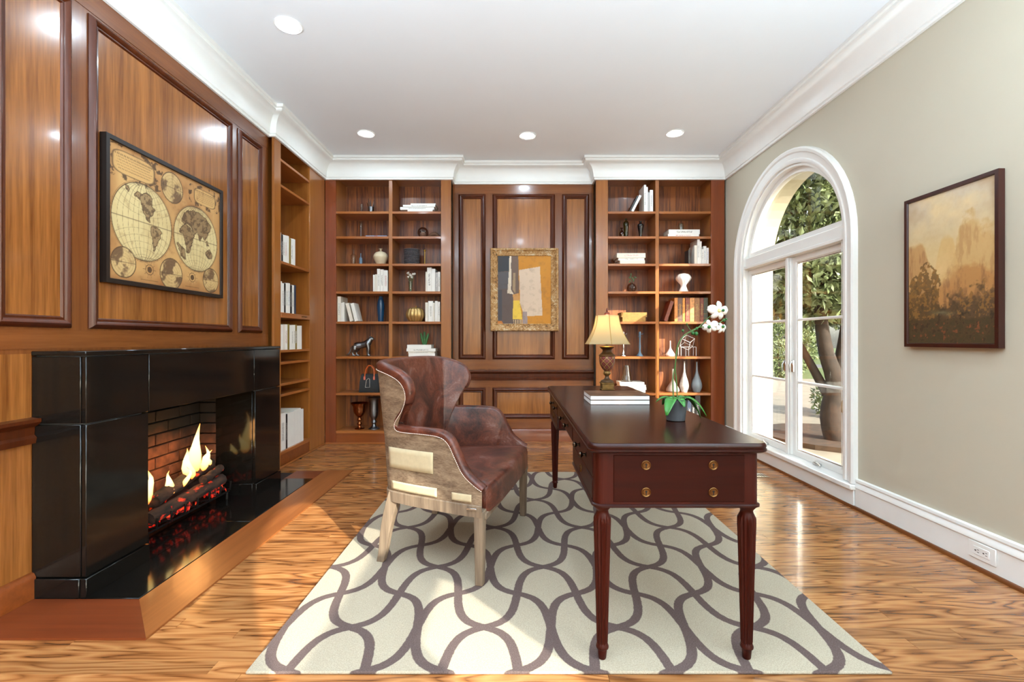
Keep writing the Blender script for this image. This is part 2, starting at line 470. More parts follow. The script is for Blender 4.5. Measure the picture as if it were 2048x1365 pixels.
CASING = [(0.0, 0.0), (0.0, -0.018), (-0.012, -0.024), (-0.03, -0.024), (-0.036, -0.016), (-0.075, -0.022), (-0.085, -0.034), (-0.105, -0.038), (-0.118, -0.03), (-0.12, 0.0)]
def window(n, cy):
    w = struct(empty('window_%d' % n, (XR, cy, ZSB)))
    mp = lambda a, b, h: Vector((h, a - cy, b - ZSB))
    MB().sweep(arch(cy, HW, ZS, ZSB + 0.012), CASING, mp).build('casing', 'white', w, 30)
    MB().sweep(arch(cy, HW - 0.001, ZS, ZSB + 0.005), [(0, 0.0), (0.02, 0.0), (0.02, 0.118), (0, 0.118)], mp).build('jamb', 'white', w, 30)
    # sill board and apron below
    MB().box(-0.055, 0.13, -HW - 0.125, HW + 0.125, -0.028, 0.008, 0.006).build('sill', 'white', w)
    MB().box(-0.026, -0.001, -HW - 0.115, HW + 0.115, -0.148, -0.029, 0.003).build('apron', 'white', w)
    i = HW - 0.02
    MB().box(0.02, 0.10, -i, i, 1.66, 1.775, 0.006).box(0.005, 0.02, -i, i, 1.665, 1.69, 0.003).build('transom_bar', 'white', w)
    MB().box(0.03, 0.10, -0.035, 0.035, 0.008, 1.66, 0.005).box(0.018, 0.03, -0.02, 0.02, 0.008, 1.66, 0.004).build('mullion', 'white', w)
    # fanlight
    zf = 1.775 + ZSB
    fan = [(cy + a, b) for a, b in [(-math.sqrt(i * i - (zf - ZS) ** 2), zf)]]
    a0 = math.asin((zf - ZS) / i)
    pts = [(cy - i * math.cos(a0 + (PI - 2 * a0) * k / 24), ZS + i * math.sin(a0 + (PI - 2 * a0) * k / 24)) for k in range(25)]
    MB().sweep(pts, [(0, 0.05), (0.045, 0.05), (0.045, 0.10), (0, 0.10)], mp, closed=True).build('fanlight_frame', 'white', w, 30)
    MB().prism(pts, mp, 0.074, 0.078).build('fanlight_pane', 'pane', w, 0)
    for sg in (-1, 1):
        ya, yb = (0.035, i) if sg > 0 else (-i, -0.035)
        z0, z1, fw = 0.01, 1.655, 0.052
        rect = [(ya, z0), (ya, z1), (yb, z1), (yb, z0)]
        mq = lambda a, b, h: Vector((h, a, b))
        s_ = MB().sweep(rect, [(0, 0.05), (fw - 0.012, 0.05), (fw, 0.062), (fw, 0.098), (0, 0.098)], mq, closed=True).build('sash', 'white', w, 30)
        zz = [z0 + fw, 0.62, 1.135, z1 - fw]
        for k in (1, 2):
            MB().box(0.055, 0.095, ya + fw, yb - fw, zz[k] - 0.010, zz[k] + 0.010, 0.004).build('muntin', 'white', s_)
        for k in range(3):
            MB().box(0.074, 0.078, ya + fw - 0.003, yb - fw + 0.003, zz[k] + (0.008 if k else -0.003), zz[k + 1] - (0.008 if k < 2 else -0.003)).build('pane', 'pane', s_, 0)
        MB().sweep([(ya + fw, z0 + fw), (ya + fw, z1 - fw), (yb - fw, z1 - fw), (yb - fw, z0 + fw)], [(0, 0.060), (0.006, 0.060), (0.006, 0.064), (0, 0.064)], mq, closed=True).build('glazing_gasket', 'chrome', s_, 0)
        ym = (ya + yb) / 2
        cr = MB().box(0.02, 0.05, ym - 0.04, ym + 0.04, 0.008, 0.03, 0.006)
        cr.tube([(0.03, ym + 0.02, 0.03), (0.01, ym - 0.02, 0.045), (-0.01, ym - 0.10, 0.035), (-0.015, ym - 0.115, 0.03)], [0.008, 0.007, 0.006, 0.009], 8)
        cr.build('crank_handle', 'chrome', s_)
        yl = sg * 0.055
        MB().box(0.03, 0.05, yl - 0.012, yl + 0.012, 0.70, 0.80, 0.004).tube([(0.03, yl, 0.79), (0.012, yl, 0.76), (0.012, yl, 0.70)], [0.006, 0.007, 0.005], 8).build('sash_lock', 'chrome', s_)
    # cord of a roller blind at the near jamb
    yc_ = -i + 0.018
    MB().box(0.0, 0.03, yc_ - 0.012, yc_ + 0.022, 1.665, 1.74, 0.004).build('cord_bracket', 'white', w)
    MB().tube([(0.012, yc_ + 0.004, 1.665), (0.012, yc_ + 0.004, 0.06)], 0.0022, 6).tube([(0.012, yc_ + 0.016, 1.665), (0.012, yc_ + 0.016, 0.06)], 0.0022, 6).build('blind_cord', 'white', w)
    MB().lathe([(0.004, 0.55), (0.010, 0.53), (0.012, 0.47), (0.006, 0.46)], (0.012, yc_ + 0.004, 0), 10).build('cord_tassel', 'weathered_light', w)
    return w
M['weathered_light'] = plain('beige_wood', (196, 170, 136), 0.6)
for k, c in enumerate(WY): window(k + 1, c)

# ---- baseboard and shoe moulding along the right wall (broken by the windows)
BPROF = [(0, 0), (0.020, 0), (0.020, 0.135), (0.026, 0.142), (0.026, 0.150), (0.014, 0.172), (0.020, 0.182), (0.018, 0.196), (0.008, 0.20), (0, 0.20)]
bb = struct(empty('baseboard_right', (XR, 0, 0)))
fmap_r = lambda a, b, h: Vector((a, b, h))
for (ya, yb) in ((WY[0] + HW + 0.121, YB - 0.001), (WY[1] + HW + 0.121, WY[0] - HW - 0.121), (YR, WY[1] - HW - 0.121)):
    MB().sweep([(0, yb), (0, ya)], BPROF, fmap_r).build('board', 'white', bb, 30)
MB().sweep([(-0.021, YB - 0.002), (-0.021, YR)], [(0.0, 0.0005), (0.016, 0.0005), (0.014, 0.010), (0.008, 0.017), (0.0, 0.019)], fmap_r).build('shoe_moulding', 'shoe', bb, 30)

# ---- other walls
wb_ = struct(MB().prism([(-2.75, 0), (2.62, 0), (2.62, HC), (-2.75, HC)], lambda a, b, h: Vector((a, YR - h, b)), 0, 0.12,
        [[(x0, 0.15), (x0, 2.5), (x1, 2.5), (x1, 0.15)] for x0, x1 in ((-1.75, -0.65), (-0.55, 0.55), (0.65, 1.75))]).build('wall_behind_camera', 'white', None, 0))
w3 = struct(empty('window_3', (0, YR, 0.15)))  # unseen windows added for soft daylight fill from behind
for x0, x1 in ((-1.75, -0.65), (-0.55, 0.55), (0.65, 1.75)):
    mq = lambda a, b, h: Vector((a, -h, b))
    s_ = MB().sweep([(x0, 0), (x1, 0), (x1, 2.35), (x0, 2.35)][::-1], [(0, 0.03), (0.06, 0.03), (0.06, 0.08), (0, 0.08)], mq, closed=True).build('sash', 'white', w3, 30)
    MB().box(x0 + 0.06, x1 - 0.06, -0.058, -0.054, 0.06, 2.29).build('pane', 'pane', s_, 0)
    for z in (0.8, 1.55): MB().box(x0 + 0.06, x1 - 0.06, -0.075, -0.04, z - 0.012, z + 0.012, 0.004).build('muntin', 'white', s_)
struct(MB().box(-2.75, 2.62, 5.52, 5.62, 0, HC).build('wall_back', 'wall', None, 0))

# ---- panelled wall on the left
FY0, FY1, OY0, OY1, OZ = 2.046, 3.746, 2.40, 3.385, 0.757      # fireplace surround and its opening
LW = lambda a, b, h: Vector((XL + h, a, b))
wl = struct(MB().prism([(YR, 0), (OY0 - 0.02, 0), (OY0 - 0.02, OZ + 0.02), (OY1 + 0.02, OZ + 0.02), (OY1 + 0.02, 0), (4.02, 0), (4.02, HC), (YR, HC)], LW, -0.05, 0).build('wall_left', 'rail', None, 0))
struct(MB().prism([(YR, 0), (5.62, 0), (5.62, HC), (YR, HC)], LW, -0.68, -0.60).build('wall_left_outer', 'wall', None, 0))
PMOULD = [(-0.032, 0.0), (-0.032, 0.006), (-0.024, 0.016), (-0.012, 0.024), (-0.002, 0.020), (0.006, 0.010), (0.014, 0.012), (0.020, 0.006), (0.022, 0.0)]
def wall_panel(wall, fm, a0, a1, b0, b1, mat='panel'):
    """field plus mitred picture moulding; a0..b1 is the outer edge of the moulding"""
    MB().prism([(a0 + 0.03, b0 + 0.03), (a1 - 0.03, b0 + 0.03), (a1 - 0.03, b1 - 0.03), (a0 + 0.03, b1 - 0.03)], fm, 0.0005, 0.004).build('panel', mat, wall, 0)
    i = 0.032
    MB().sweep([(a0 + i, b0 + i), (a0 + i, b1 - i), (a1 - i, b1 - i), (a1 - i, b0 + i)], PMOULD, fm, closed=True).build('panel_moulding', 'mould', wall, 30)
LP = [(1.885, 2.225), (2.317, 3.491), (3.573, 3.905)]
for a0, a1 in LP: wall_panel(wl, LW, a0, a1, 1.175, 2.715)
wall_panel(wl, LW, -0.2, 1.7, 1.175, 2.715)
MB().prism([(YR, 1.08), (4.015, 1.08), (4.015, 1.165), (YR, 1.165)], LW, 0.0003, 0.003).build('rail', 'rail_y', wl, 0)
MB().prism([(YR, 2.73), (4.015, 2.73), (4.015, ZCR + 0.05), (YR, ZCR + 0.05)], LW, 0.0003, 0.003).build('rail', 'rail_y', wl, 0)
for (a0, a1, z0, z1) in ((0.1, FY0 - 0.002, 0.785, 1.06), (0.1, FY0 - 0.002, 0.12, 0.675), (FY1 + 0.002, 4.01, 0.12, 1.06)):
    MB().prism([(a0, z0), (a1, z0), (a1, z1), (a0, z1)], LW, 0.0003, 0.003).build('panel', 'panel', wl, 0)
RAILP = [(0, 0.675), (0.022, 0.675), (0.026, 0.70), (0.016, 0.712), (0.018, 0.745), (0.036, 0.757), (0.046, 0.768), (0.046, 0.782), (0.0, 0.786)]
BASEP = [(0, 0.0), (0.022, 0.0), (0.022, 0.10), (0.014, 0.115), (0.0, 0.12)]
fplan = lambda a, b, h: Vector((a, b, h))
t1 = struct(MB().sweep([(XL, YR), (XL, FY0 - 0.001)], RAILP, fplan).build('trim_2', 'mould', None, 30))
struct(MB().sweep([(XL, YR), (XL, FY0 - 0.001)], BASEP, fplan).build('baseboard_left', 'kick', None, 30))

# ---- crown moulding round the room
CROWN = [(0.0, ZCR), (0.020, ZCR), (0.024, ZCR + 0.010), (0.020, ZCR + 0.020), (0.028, ZCR + 0.024)] + \
        [(0.118 - 0.088 * math.cos(math.radians(t)), ZCR + 0.028 + 0.135 * math.sin(math.radians(t))) for t in (0, 15, 30, 45, 60, 75, 90)] + \
        [(0.126, ZCR + 0.166), (0.132, ZCR + 0.172), (0.132, ZCR + 0.186), (0.146, ZCR + 0.190), (0.146, HC - 0.0005), (0.0, HC - 0.0005)]
cpath = [(XL, YR), (XL, 4.02), (XLB, 4.02), (XLB, YB), (-0.676, YB), (-0.676, YC), (0.88, YC), (0.88, YB), (XR, YB), (XR, YR)]
struct(MB().sweep(cpath, CROWN, fplan).build('trim_1', 'white', None, 25))

# ---- centre panelling on the far wall
BW = lambda a, b, h: Vector((a, YC - h, b))
wc = struct(MB().box(-0.676, 0.88, YC, YC + 0.05, 0, HC).build('wall_panelled_centre', 'rail', None, 0))
for (a0, a1) in ((-0.612, -0.314), (-0.237, 0.452), (0.531, 0.829)):
    wall_panel(wc, BW, a0, a1, 0.905, 2.728); wall_panel(wc, BW, a0, a1, 0.250, 0.590)
for z0, z1 in ((0.80, 0.893), (2.74, ZCR + 0.05), (0.602, 0.668), (0.142, 0.24)):
    MB().prism([(-0.675, z0), (0.879, z0), (0.879, z1), (-0.675, z1)], BW, 0.0003, 0.003).build('rail', 'rail_x', wc, 0)
struct(MB().sweep([(-0.675, YC), (0.879, YC)], RAILP, fplan).build('trim_3', 'mould', None, 30))
struct(MB().sweep([(-0.675, YC), (0.879, YC)], [(o, h * 1.15) for o, h in BASEP], fplan).build('baseboard_back', 'kick', None, 30))

# ================================================================== BOOKCASES
SH = [2.500, 2.232, 1.938, 1.640, 1.316, 0.940, 0.548, 0.143]     # shelf tops, from above
def bookcase(name, label, x0, x1, a, b, d0, d1, redside):
    r = thing(name, label, 'bookcase', ((x0 + x1) / 2, YB, 0), group='built-in bookcases')
    ox = (x0 + x1) / 2; D = 0.30
    q = lambda nm, mat, xa, xb, ya, yb, za, zb, bv=0.0: bx(nm, mat, r, xa - ox, xb - ox, ya, yb, za, zb, bv)
    q('stile', 'case_red' if redside < 0 else 'case', x0, a, 0, 0.022, 0, 2.90, 0.002)
    q('stile', 'case_red' if redside > 0 else 'case', b, x1, 0, 0.022, 0, 2.90, 0.002)
    q('side_panel', 'case', a - 0.018, a, 0.022, D, 0.10, 2.88)
    q('side_panel', 'case', b, b + 0.018, 0.022, D, 0.10, 2.88)
    n = 4
    for k in range(n):
        xa, xb = a + (b - a) * k / n, a + (b - a) * (k + 1) / n
        q('back_panel', 'back', xa + 0.0008, xb - 0.0008, D, D + 0.012, 0.10, 2.88)
    q('top_panel', 'case', a, b, 0.0, D, 2.862, 2.88)
    zb = SH[-1]
    q('bottom_shelf', 'shelf', a, b, 0.0, D, zb - 0.03, zb, 0.002)
    q('toe_kick', 'kick', a, b, 0.004, 0.024, 0.0, zb - 0.03)
    q('base_strip', 'shelf', x0 + 0.001, x1 - 0.001, -0.012, -0.001, 0.0005, 0.016, 0.003)
    q('divider', 'case', d0, d1, 0.003, D, zb, 2.862, 0.001)
    for z in SH[:-1]:
        q('shelf', 'shelf', a + 0.001, d0 - 0.0005, 0.0, D, z - 0.026, z, 0.002); q('shelf', 'shelf', d1 + 0.0005, b - 0.001, 0.0, D, z - 0.026, z, 0.002)
    # shelf pins on the stiles
    for z in (2.60, 2.30, 2.00, 1.70, 1.38, 1.05, 0.70, 0.35):
        for xx in (x0 + 0.012, x0 + 0.10):
            MB().lathe([(0.003, -0.003), (0.004, 0.004)], (xx - ox, 0, z), 8, axis='y').build('shelf_pin', 'brass', r)
    return r
LBX = (-2.028, -0.676, -1.911, -0.784, -1.345, -1.307)
RBX = (0.880, 2.262, 1.009, 2.115, 1.519, 1.557)
bookcase('built_in_bookcase', 'built-in wooden bookcase in the left corner, left of the abstract painting', *LBX, -1)
bookcase('built_in_bookcase', 'built-in wooden bookcase beside the arched window, right of the abstract painting', *RBX, 1)

# narrow bookcase set into the left wall
SB = thing('built_in_bookcase', 'narrow built-in bookcase between fireplace and corner, with small brass-handled tray', 'bookcase', (XLB, 4.56, 0), group='built-in bookcases')
def sb(nm, mat, xa, xb, ya, yb, za, zb, bv=0.0, par=None): return bx(nm, mat, par or SB, xa - XLB, xb - XLB, ya - 4.56, yb - 4.56, za, zb, bv)
SY0, SY1 = 4.135, 4.72
sb('stile', 'case', XLB, XLB - 0.022, 4.021, SY0, 0, 2.90, 0.002); sb('stile', 'case', XLB, XLB - 0.022, SY1, YB - 0.004, 0, 2.90, 0.002)
sb('end_panel', 'case', XLB - 0.022, XLB - 0.30, SY1, SY1 + 0.018, 0.10, 2.88); sb('end_panel', 'case', XLB - 0.022, XLB - 0.30, SY0 - 0.018, SY0, 0.10, 2.88)
for k in range(3):
    ya, yb = SY0 + (SY1 - SY0) * k / 3, SY0 + (SY1 - SY0) * (k + 1) / 3
    sb('back_panel', 'back', XLB - 0.30, XLB - 0.312, ya + 0.001, yb - 0.001, 0.10, 2.88)
sb('top_panel', 'case', XLB, XLB - 0.30, SY0, SY1, 2.862, 2.88)
SSH = [2.70, 2.477, 1.81, 1.03, 0.925, 0.736, 0.642]
for z in SSH: sb('shelf', 'shelf_y', XLB, XLB - 0.30, SY0 + 0.001, SY1 - 0.001, z - 0.022, z, 0.002)
tr = sb('pull_out_tray', 'shelf_y', XLB + 0.004, XLB - 0.30, SY0 + 0.001, SY1 - 0.001, 1.315, 1.36, 0.003)
hy = 4.57 - 4.56
MB().tube([(0.004, hy - 0.035, 1.340), (0.022, hy - 0.035, 1.340), (0.022, hy + 0.035, 1.340), (0.004, hy + 0.035, 1.340)], 0.0045, 8).build('tray_handle', 'brass', tr)
sb('bottom_shelf', 'shelf_y', XLB, XLB - 0.30, SY0, SY1, 0.11, 0.139, 0.002)
sb('toe_kick', 'kick', XLB - 0.004, XLB - 0.022, SY0, SY1, 0, 0.11)
sb('base_strip', 'shelf_y', XLB + 0.012, XLB + 0.001, 4.03, YB - 0.02, 0.0005, 0.016, 0.003)

# ================================================================== FIREPLACE
FX = -1.845
fp = thing('fireplace', 'black polished granite fireplace surround with brick firebox set in the panelled wall', 'fireplace', (FX, 2.896, 0))
def fb(nm, mat, xa, xb, ya, yb, za, zb, bv=0.0, par=None): return bx(nm, mat, par or fp, xa - FX, xb - FX, ya - 2.896, yb - 2.896, za, zb, bv)
g = 0.0022
TH = 0.02
fb('core', 'grout', XL + 0.002, FX - TH - 0.001, FY0 + TH + 0.001, OY0 - TH, 0.0, 1.05); fb('core', 'grout', XL + 0.002, FX - TH - 0.001, OY1 + TH, FY1 - TH - 0.001, 0.0, 1.05)
fb('core', 'grout', XL + 0.002, FX - TH - 0.001, OY0 - TH, OY1 + TH, OZ + TH, 1.05)
rows_ = [(0.0, 0.093, 0.008), (0.093, 0.755, 0.0), (0.755, 1.05, 0.0)]
for z0, z1, pr in rows_:
    fb('tile', 'granite', FX - TH, FX + pr, FY0 - pr + g, OY0 - g, z0 + g, z1 - g, 0.0025)
    fb('tile', 'granite', FX - TH, FX + pr, OY1 - 0.012 + g if z0 > 0.7 else OY1 + g, FY1 - g, z0 + g, z1 - g, 0.0025)
    fb('tile', 'granite', XL + 0.002, FX - TH - g, FY0 - pr, FY0 + TH, z0 + g, z1 - g, 0.0025)
    fb('tile', 'granite', XL + 0.002, FX - TH - g, FY1 - TH, FY1, z0 + g, z1 - g, 0.0025)
    if z0 < 0.7:
        fb('tile', 'granite', -2.127, FX - TH - g, OY1 + g, OY1 + TH, z0 + g, min(z1, OZ) - g, 0.002); fb('tile', 'granite', -2.127, FX - TH - g, OY0 - TH, OY0 - g, z0 + g, min(z1, OZ) - g, 0.002)
fb('tile', 'granite', FX - TH, FX, OY0 + g, OY1 - 0.012 - g, 0.757, 1.05 - g, 0.0025)
fb('tile', 'granite', -2.127, FX - TH - g, OY0 + g, OY1 - g, OZ + 0.001, OZ + TH)
fb('top_slab', 'granite', XL + 0.002, FX + 0.004, FY0 - 0.004, FY1 + 0.002, 1.051, 1.071, 0.003)
for ya, yb in ((2.036, 2.90), (2.90, 3.80)): fb('hearth_slab', 'granite', -1.836, -1.61, ya + g, yb - g, 0.0005, 0.010, 0.0015)
fb('hearth_slab', 'granite', -2.127, -1.838, OY0 + 0.001, OY1 - 0.001, 0.0005, 0.010)
# mitred wooden border of the hearth
MB().prism([(-1.605, 2.034), (-1.605, 4.05), (-1.37, 4.05), (-1.37, 1.768)], lambda a, b, h: Vector((a - FX, b - 2.896, h)), 0.0005, 0.009).build('hearth_border', 'hearthwood', fp, 0)
MB().prism([(-2.056, 2.034), (-1.6055, 2.034), (-1.3705, 1.768), (-2.056, 1.768)], lambda a, b, h: Vector((a - FX, b - 2.896, h)), 0.0005, 0.009).build('hearth_border', 'hearthwood_x', fp, 0)
fb('hearth_border', 'hearthwood_x', -1.84, -1.606, 3.802, 4.018, 0.0005, 0.009)
# firebox
FBX = -2.25
box_ = fb('firebox', 'soot', FBX - 0.10, FBX - 0.055, OY0 - 0.1, OY1 + 0.1, 0.0, 1.0)
fb('firebox_floor', 'soot', FBX - 0.06, -2.128, OY0 - 0.05, OY1 + 0.05, -0.015, 0.010); fb('firebox_top', 'soot', FBX - 0.06, -2.128, OY0 - 0.05, OY1 + 0.05, 0.83, 0.88)
fb('firebox_wall', 'soot', FBX - 0.06, -2.128, OY1 + 0.051, OY1 + 0.09, 0, 0.85); fb('firebox_wall', 'soot', FBX - 0.06, -2.128, OY0 - 0.09, OY0 - 0.051, 0, 0.85)
bh, bl, mj = 0.066, 0.205, 0.008
bmesh_brick = None
for rw in range(11):
    z0 = 0.012 + rw * (bh + mj); yy = OY0 - 0.05 - (bl / 2 if rw % 2 else 0)
    while yy < OY1 + 0.05:
        a, b = max(yy, OY0 - 0.05), min(yy + bl, OY1 + 0.05); yy += bl + mj
        if b - a < 0.03: continue
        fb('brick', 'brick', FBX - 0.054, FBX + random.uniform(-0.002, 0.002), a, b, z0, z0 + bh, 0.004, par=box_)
    for (sy0, sy1) in ((OY1 + 0.004, OY1 + 0.05), (OY0 - 0.05, OY0 - 0.004)):
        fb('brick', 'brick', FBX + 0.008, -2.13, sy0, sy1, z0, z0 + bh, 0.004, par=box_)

# grate, logs, embers and flames
gr = thing('fire_grate', 'black iron grate under the burning logs in the fireplace', 'grate', (-2.06, 2.95, 0.010))
for k in range(7):
    yy = -0.34 + 0.113 * k
    MB().tube([(0.10, yy, 0.13), (0.095, yy, 0.075), (0.0, yy, 0.06), (-0.10, yy, 0.07)], 0.007, 6).build('bar', 'iron', gr)
for xx in (0.06, -0.07): MB().tube([(xx, -0.38, 0.05), (xx, 0.38, 0.05)], 0.007, 6).build('crossbar', 'iron', gr)
for xx in (0.06, -0.07):
    for yy in (-0.36, 0.36): MB().tube([(xx, yy, 0.05), (xx, yy, 0.0)], 0.008, 6).build('leg', 'iron', gr)
def bark():
    t = NT('charred_log'); b = t.bsdf(0.9)
    f = t.noise(t.coords((1, 0.3, 1), 3.0), 30, 4)
    t.l(t.ramp(f, [(0.35, S(10, 8, 7)), (0.7, S(70, 44, 30))]), b.inputs['Base Color']); t.bump(f, b, 0.8, 0.01)
    e = t.noise(t.coords((1, 0.5, 1), 7.0), 22, 3)
    t.l(t.ramp(e, [(0.64, (0, 0, 0, 1)), (0.74, S(230, 50, 10))]), b.inputs['Emission Color']); b.inputs['Emission Strength'].default_value = 0.9
    return t.m
M['bark'] = bark()
LOGS = [('long charred log lying at the front of the fire', (-2.005, 2.60, 0.135), (-2.01, 3.26, 0.16), 0.042),
        ('charred log at the back of the fire against the bricks', (-2.135, 2.60, 0.13), (-2.14, 3.28, 0.15), 0.048),
        ('upper log crossing the fire beneath the tall flame', (-2.02, 2.66, 0.215), (-2.11, 3.30, 0.265), 0.040),
        ('short split log propped at the far end of the fire', (-1.975, 3.02, 0.225), (-2.02, 3.27, 0.235), 0.026)]
for lb, p0, p1, r in LOGS:
    P0, P1 = Vector(p0), Vector(p1); n = 9
    pts = [(P0.lerp(P1, k / (n - 1)) + Vector((random.uniform(-.004, .004), 0, random.uniform(-.005, .005)))) - P0 for k in range(n)]
    o = MB().tube(pts, [r * random.uniform(0.88, 1.08) for _ in pts], 10).build('firewood_log', 'bark', None, 50, loc=P0)
    tag(o, lb, 'log', 'logs in the fireplace')
em = NT('glowing_ember'); eb = em.bsdf(0.9); eb.inputs['Base Color'].default_value = S(40, 14, 8)
ef = em.noise(em.coords(rnd=4), 40, 3)
em.l(em.ramp(ef, [(0.46, (0, 0, 0, 1)), (0.60, S(190, 24, 8)), (0.75, S(255, 110, 50))]), eb.inputs['Emission Color']); eb.inputs['Emission Strength'].default_value = 1.1
M['ember'] = em.m
emb = MB()
for k in range(90):
    yy = random.uniform(2.58, 3.28); xx = random.uniform(-2.16, -1.975); sz = random.uniform(0.008, 0.02)
    r0 = bmesh.ops.create_icosphere(emb.bm, subdivisions=1, radius=sz)
    for v in r0['verts']: v.co = Vector((xx, yy, 0.075 + random.uniform(0, 0.05) + (0.03 if random.random() < 0.3 else 0))) + v.co * random.uniform(0.7, 1.3)
tag(emb.build('embers', 'ember', None, 0), 'bed of glowing red embers beneath the burning logs', 'embers', kind='stuff')
def flame_mat():
    t = NT('flame'); tc = t.n('ShaderNodeTexCoord'); sp = t.n('ShaderNodeSeparateXYZ'); t.l(tc.outputs['Generated'], sp.inputs[0])
    c = t.ramp(sp.outputs[2], [(0.0, S(255, 120, 30)), (0.3, S(255, 210, 120)), (0.7, S(255, 225, 150)), (1.0, S(255, 160, 60))])
    e = t.n('ShaderNodeEmission', _Strength=2.6); t.l(c, e.inputs['Color'])
    tr_ = t.n('ShaderNodeBsdfTransparent'); lw = t.n('ShaderNodeLayerWeight', _Blend=0.35); mx = t.n('ShaderNodeMixShader')
    t.l(lw.outputs['Facing'], mx.inputs['Fac']); t.l(e.outputs[0], mx.inputs[1]); t.l(tr_.outputs[0], mx.inputs[2]); t.l(mx.outputs[0], t.out.inputs['Surface'])
    return t.m
M['flame'] = flame_mat()
fire = thing('fire', 'yellow flames rising from the logs in the black fireplace', 'fire', (-2.06, 2.95, 0.20))
for (yy, z0, hgt, w, xx, ln) in ((0.12, 0.04, 0.33, 0.045, -0.01, 0.02), (0.045, 0.04, 0.20, 0.040, 0.01, -0.01), (0.19, 0.05, 0.16, 0.035, 0.0, 0.03), (-0.16, 0.0, 0.15, 0.030, 0.03, 0.01), (-0.30, 0.0, 0.20, 0.045, 0.02, 0.0), (-0.05, 0.02, 0.12, 0.02, 0.05, 0.02), (0.27, 0.06, 0.10, 0.03, -0.03, 0.02)):
    prof = [(0.25, 0), (0.8, 0.1), (1.0, 0.22), (0.85, 0.4), (0.5, 0.6), (0.34, 0.72), (0.16, 0.87), (0.02, 1.0)]
    n = len(prof)
    pts = [(xx + 0.012 * math.sin(5 * q + yy * 30), yy + ln * q * 2 + 0.02 * math.sin(7 * q + yy * 50) * q, z0 + hgt * q) for _, q in prof]
    MB().tube(pts, [w * r for r, _ in prof], 10, flat=0.7).build('flame', 'flame', fire, 60)
fl = bpy.data.lights.new('fire_light', 'POINT'); fl.energy = 3.6; fl.color = (1.0, 0.42, 0.12); fl.shadow_soft_size = 0.10
flo = bpy.data.objects.new('fire_light', fl); COL.objects.link(flo); flo.location = (-2.02, 2.98, 0.40)

# ================================================================== CEILING LIGHTS
M['lens'] = emit('lamp_lens', (255, 246, 230), 9.0)
LIGHTS = [(-1.381, 2.91, 'recessed ceiling light nearest the camera, above the fireplace'),
          (-1.383, 4.44, 'recessed ceiling light over the left bookcase, leftmost in the far row'),
          (0.127, 4.483, 'recessed ceiling light in the middle of the far row'),
          (1.50, 4.43, 'recessed ceiling light near the arched window, rightmost in the far row')]
for x_, w1 in ((-1.38, 'left'), (0.127, 'middle'), (1.5, 'right')):
    for y_, w2 in ((1.2, 'above the camera'), (-0.3, 'just behind the camera'), (-1.8, 'far behind the camera')): LIGHTS.append((x_, y_, 'added recessed ceiling light %s, %s one, outside the picture' % (w2, w1)))  # unseen downlights added to brighten the room
for (x_, y_, lb) in LIGHTS:
    if lb is None: lb = 'added recessed ceiling light overhead, outside the picture'
    r = thing('ceiling_light', lb, 'light', (x_, y_, HC), group='recessed ceiling lights')
    MB().lathe([(0.062, -0.0005), (0.082, -0.0005), (0.082, -0.005), (0.076, -0.008), (0.064, -0.004), (0.062, -0.0005)], (0, 0, 0), 32, cap=False).build('trim_ring', 'white', r)
    MB().lathe([(0.062, -0.0005), (0.062, -0.003)], (0, 0, 0), 32).build('lens', 'lens', r, 0)
    ld = bpy.data.lights.new('downlight', 'AREA'); ld.shape = 'DISK'; ld.size = 0.12; ld.energy = LAMP_W; ld.color = LAMP_COL
    lo = bpy.data.objects.new('downlight', ld); COL.objects.link(lo); lo.parent = r; lo.location = (0, 0, -0.006)

# ---- two unseen uplighter floor lamps, added to brighten the ceiling
M['fill_lamp_metal'] = metal('brushed_steel', (150, 148, 144), 0.35)
for x_, w_ in ((-1.6, 'left'), (1.75, 'right')):
    r = thing('added_floor_lamp', 'added slim steel uplighter for fill light beside the camera, %s one' % w_, 'lamp', (x_, -0.15, 0.0005), group='added fill uplighters')
    MB().lathe([(0.14, 0), (0.14, 0.012), (0.02, 0.03)], (0, 0, 0), 32).build('base', 'fill_lamp_metal', r)
    MB().tube([(0, 0, 0.02), (0, 0, 1.26)], 0.011, 12).build('pole', 'fill_lamp_metal', r)
    MB().lathe([(0.02, 1.25), (0.08, 1.28), (0.15, 1.35), (0.17, 1.39), (0.165, 1.39), (0.14, 1.35), (0.07, 1.29), (0.01, 1.27)], (0, 0, 0), 36).build('bowl', 'fill_lamp_metal', r)
    ld = bpy.data.lights.new('fill_uplight', 'AREA'); ld.shape = 'DISK'; ld.size = 0.26; ld.energy = FILL_UPLIGHT_W; ld.color = LAMP_COL
    lo = bpy.data.objects.new('fill_uplight', ld); COL.objects.link(lo); lo.parent = r; lo.location = (0, 0, 1.375); lo.rotation_euler = (PI, 0, 0)

# ================================================================== RUG
M['rug'] = rug_mat()
RUG = (-0.897, 1.265, 1.585, 3.985)
rg = tag(MB().box(RUG[0], RUG[1], RUG[2], RUG[3], 0.0008, 0.011, 0.003).build('area_rug', 'rug', None, 0), 'cream area rug with interlaced mauve-grey trellis pattern under desk and chair', 'rug')
ZR = 0.0112

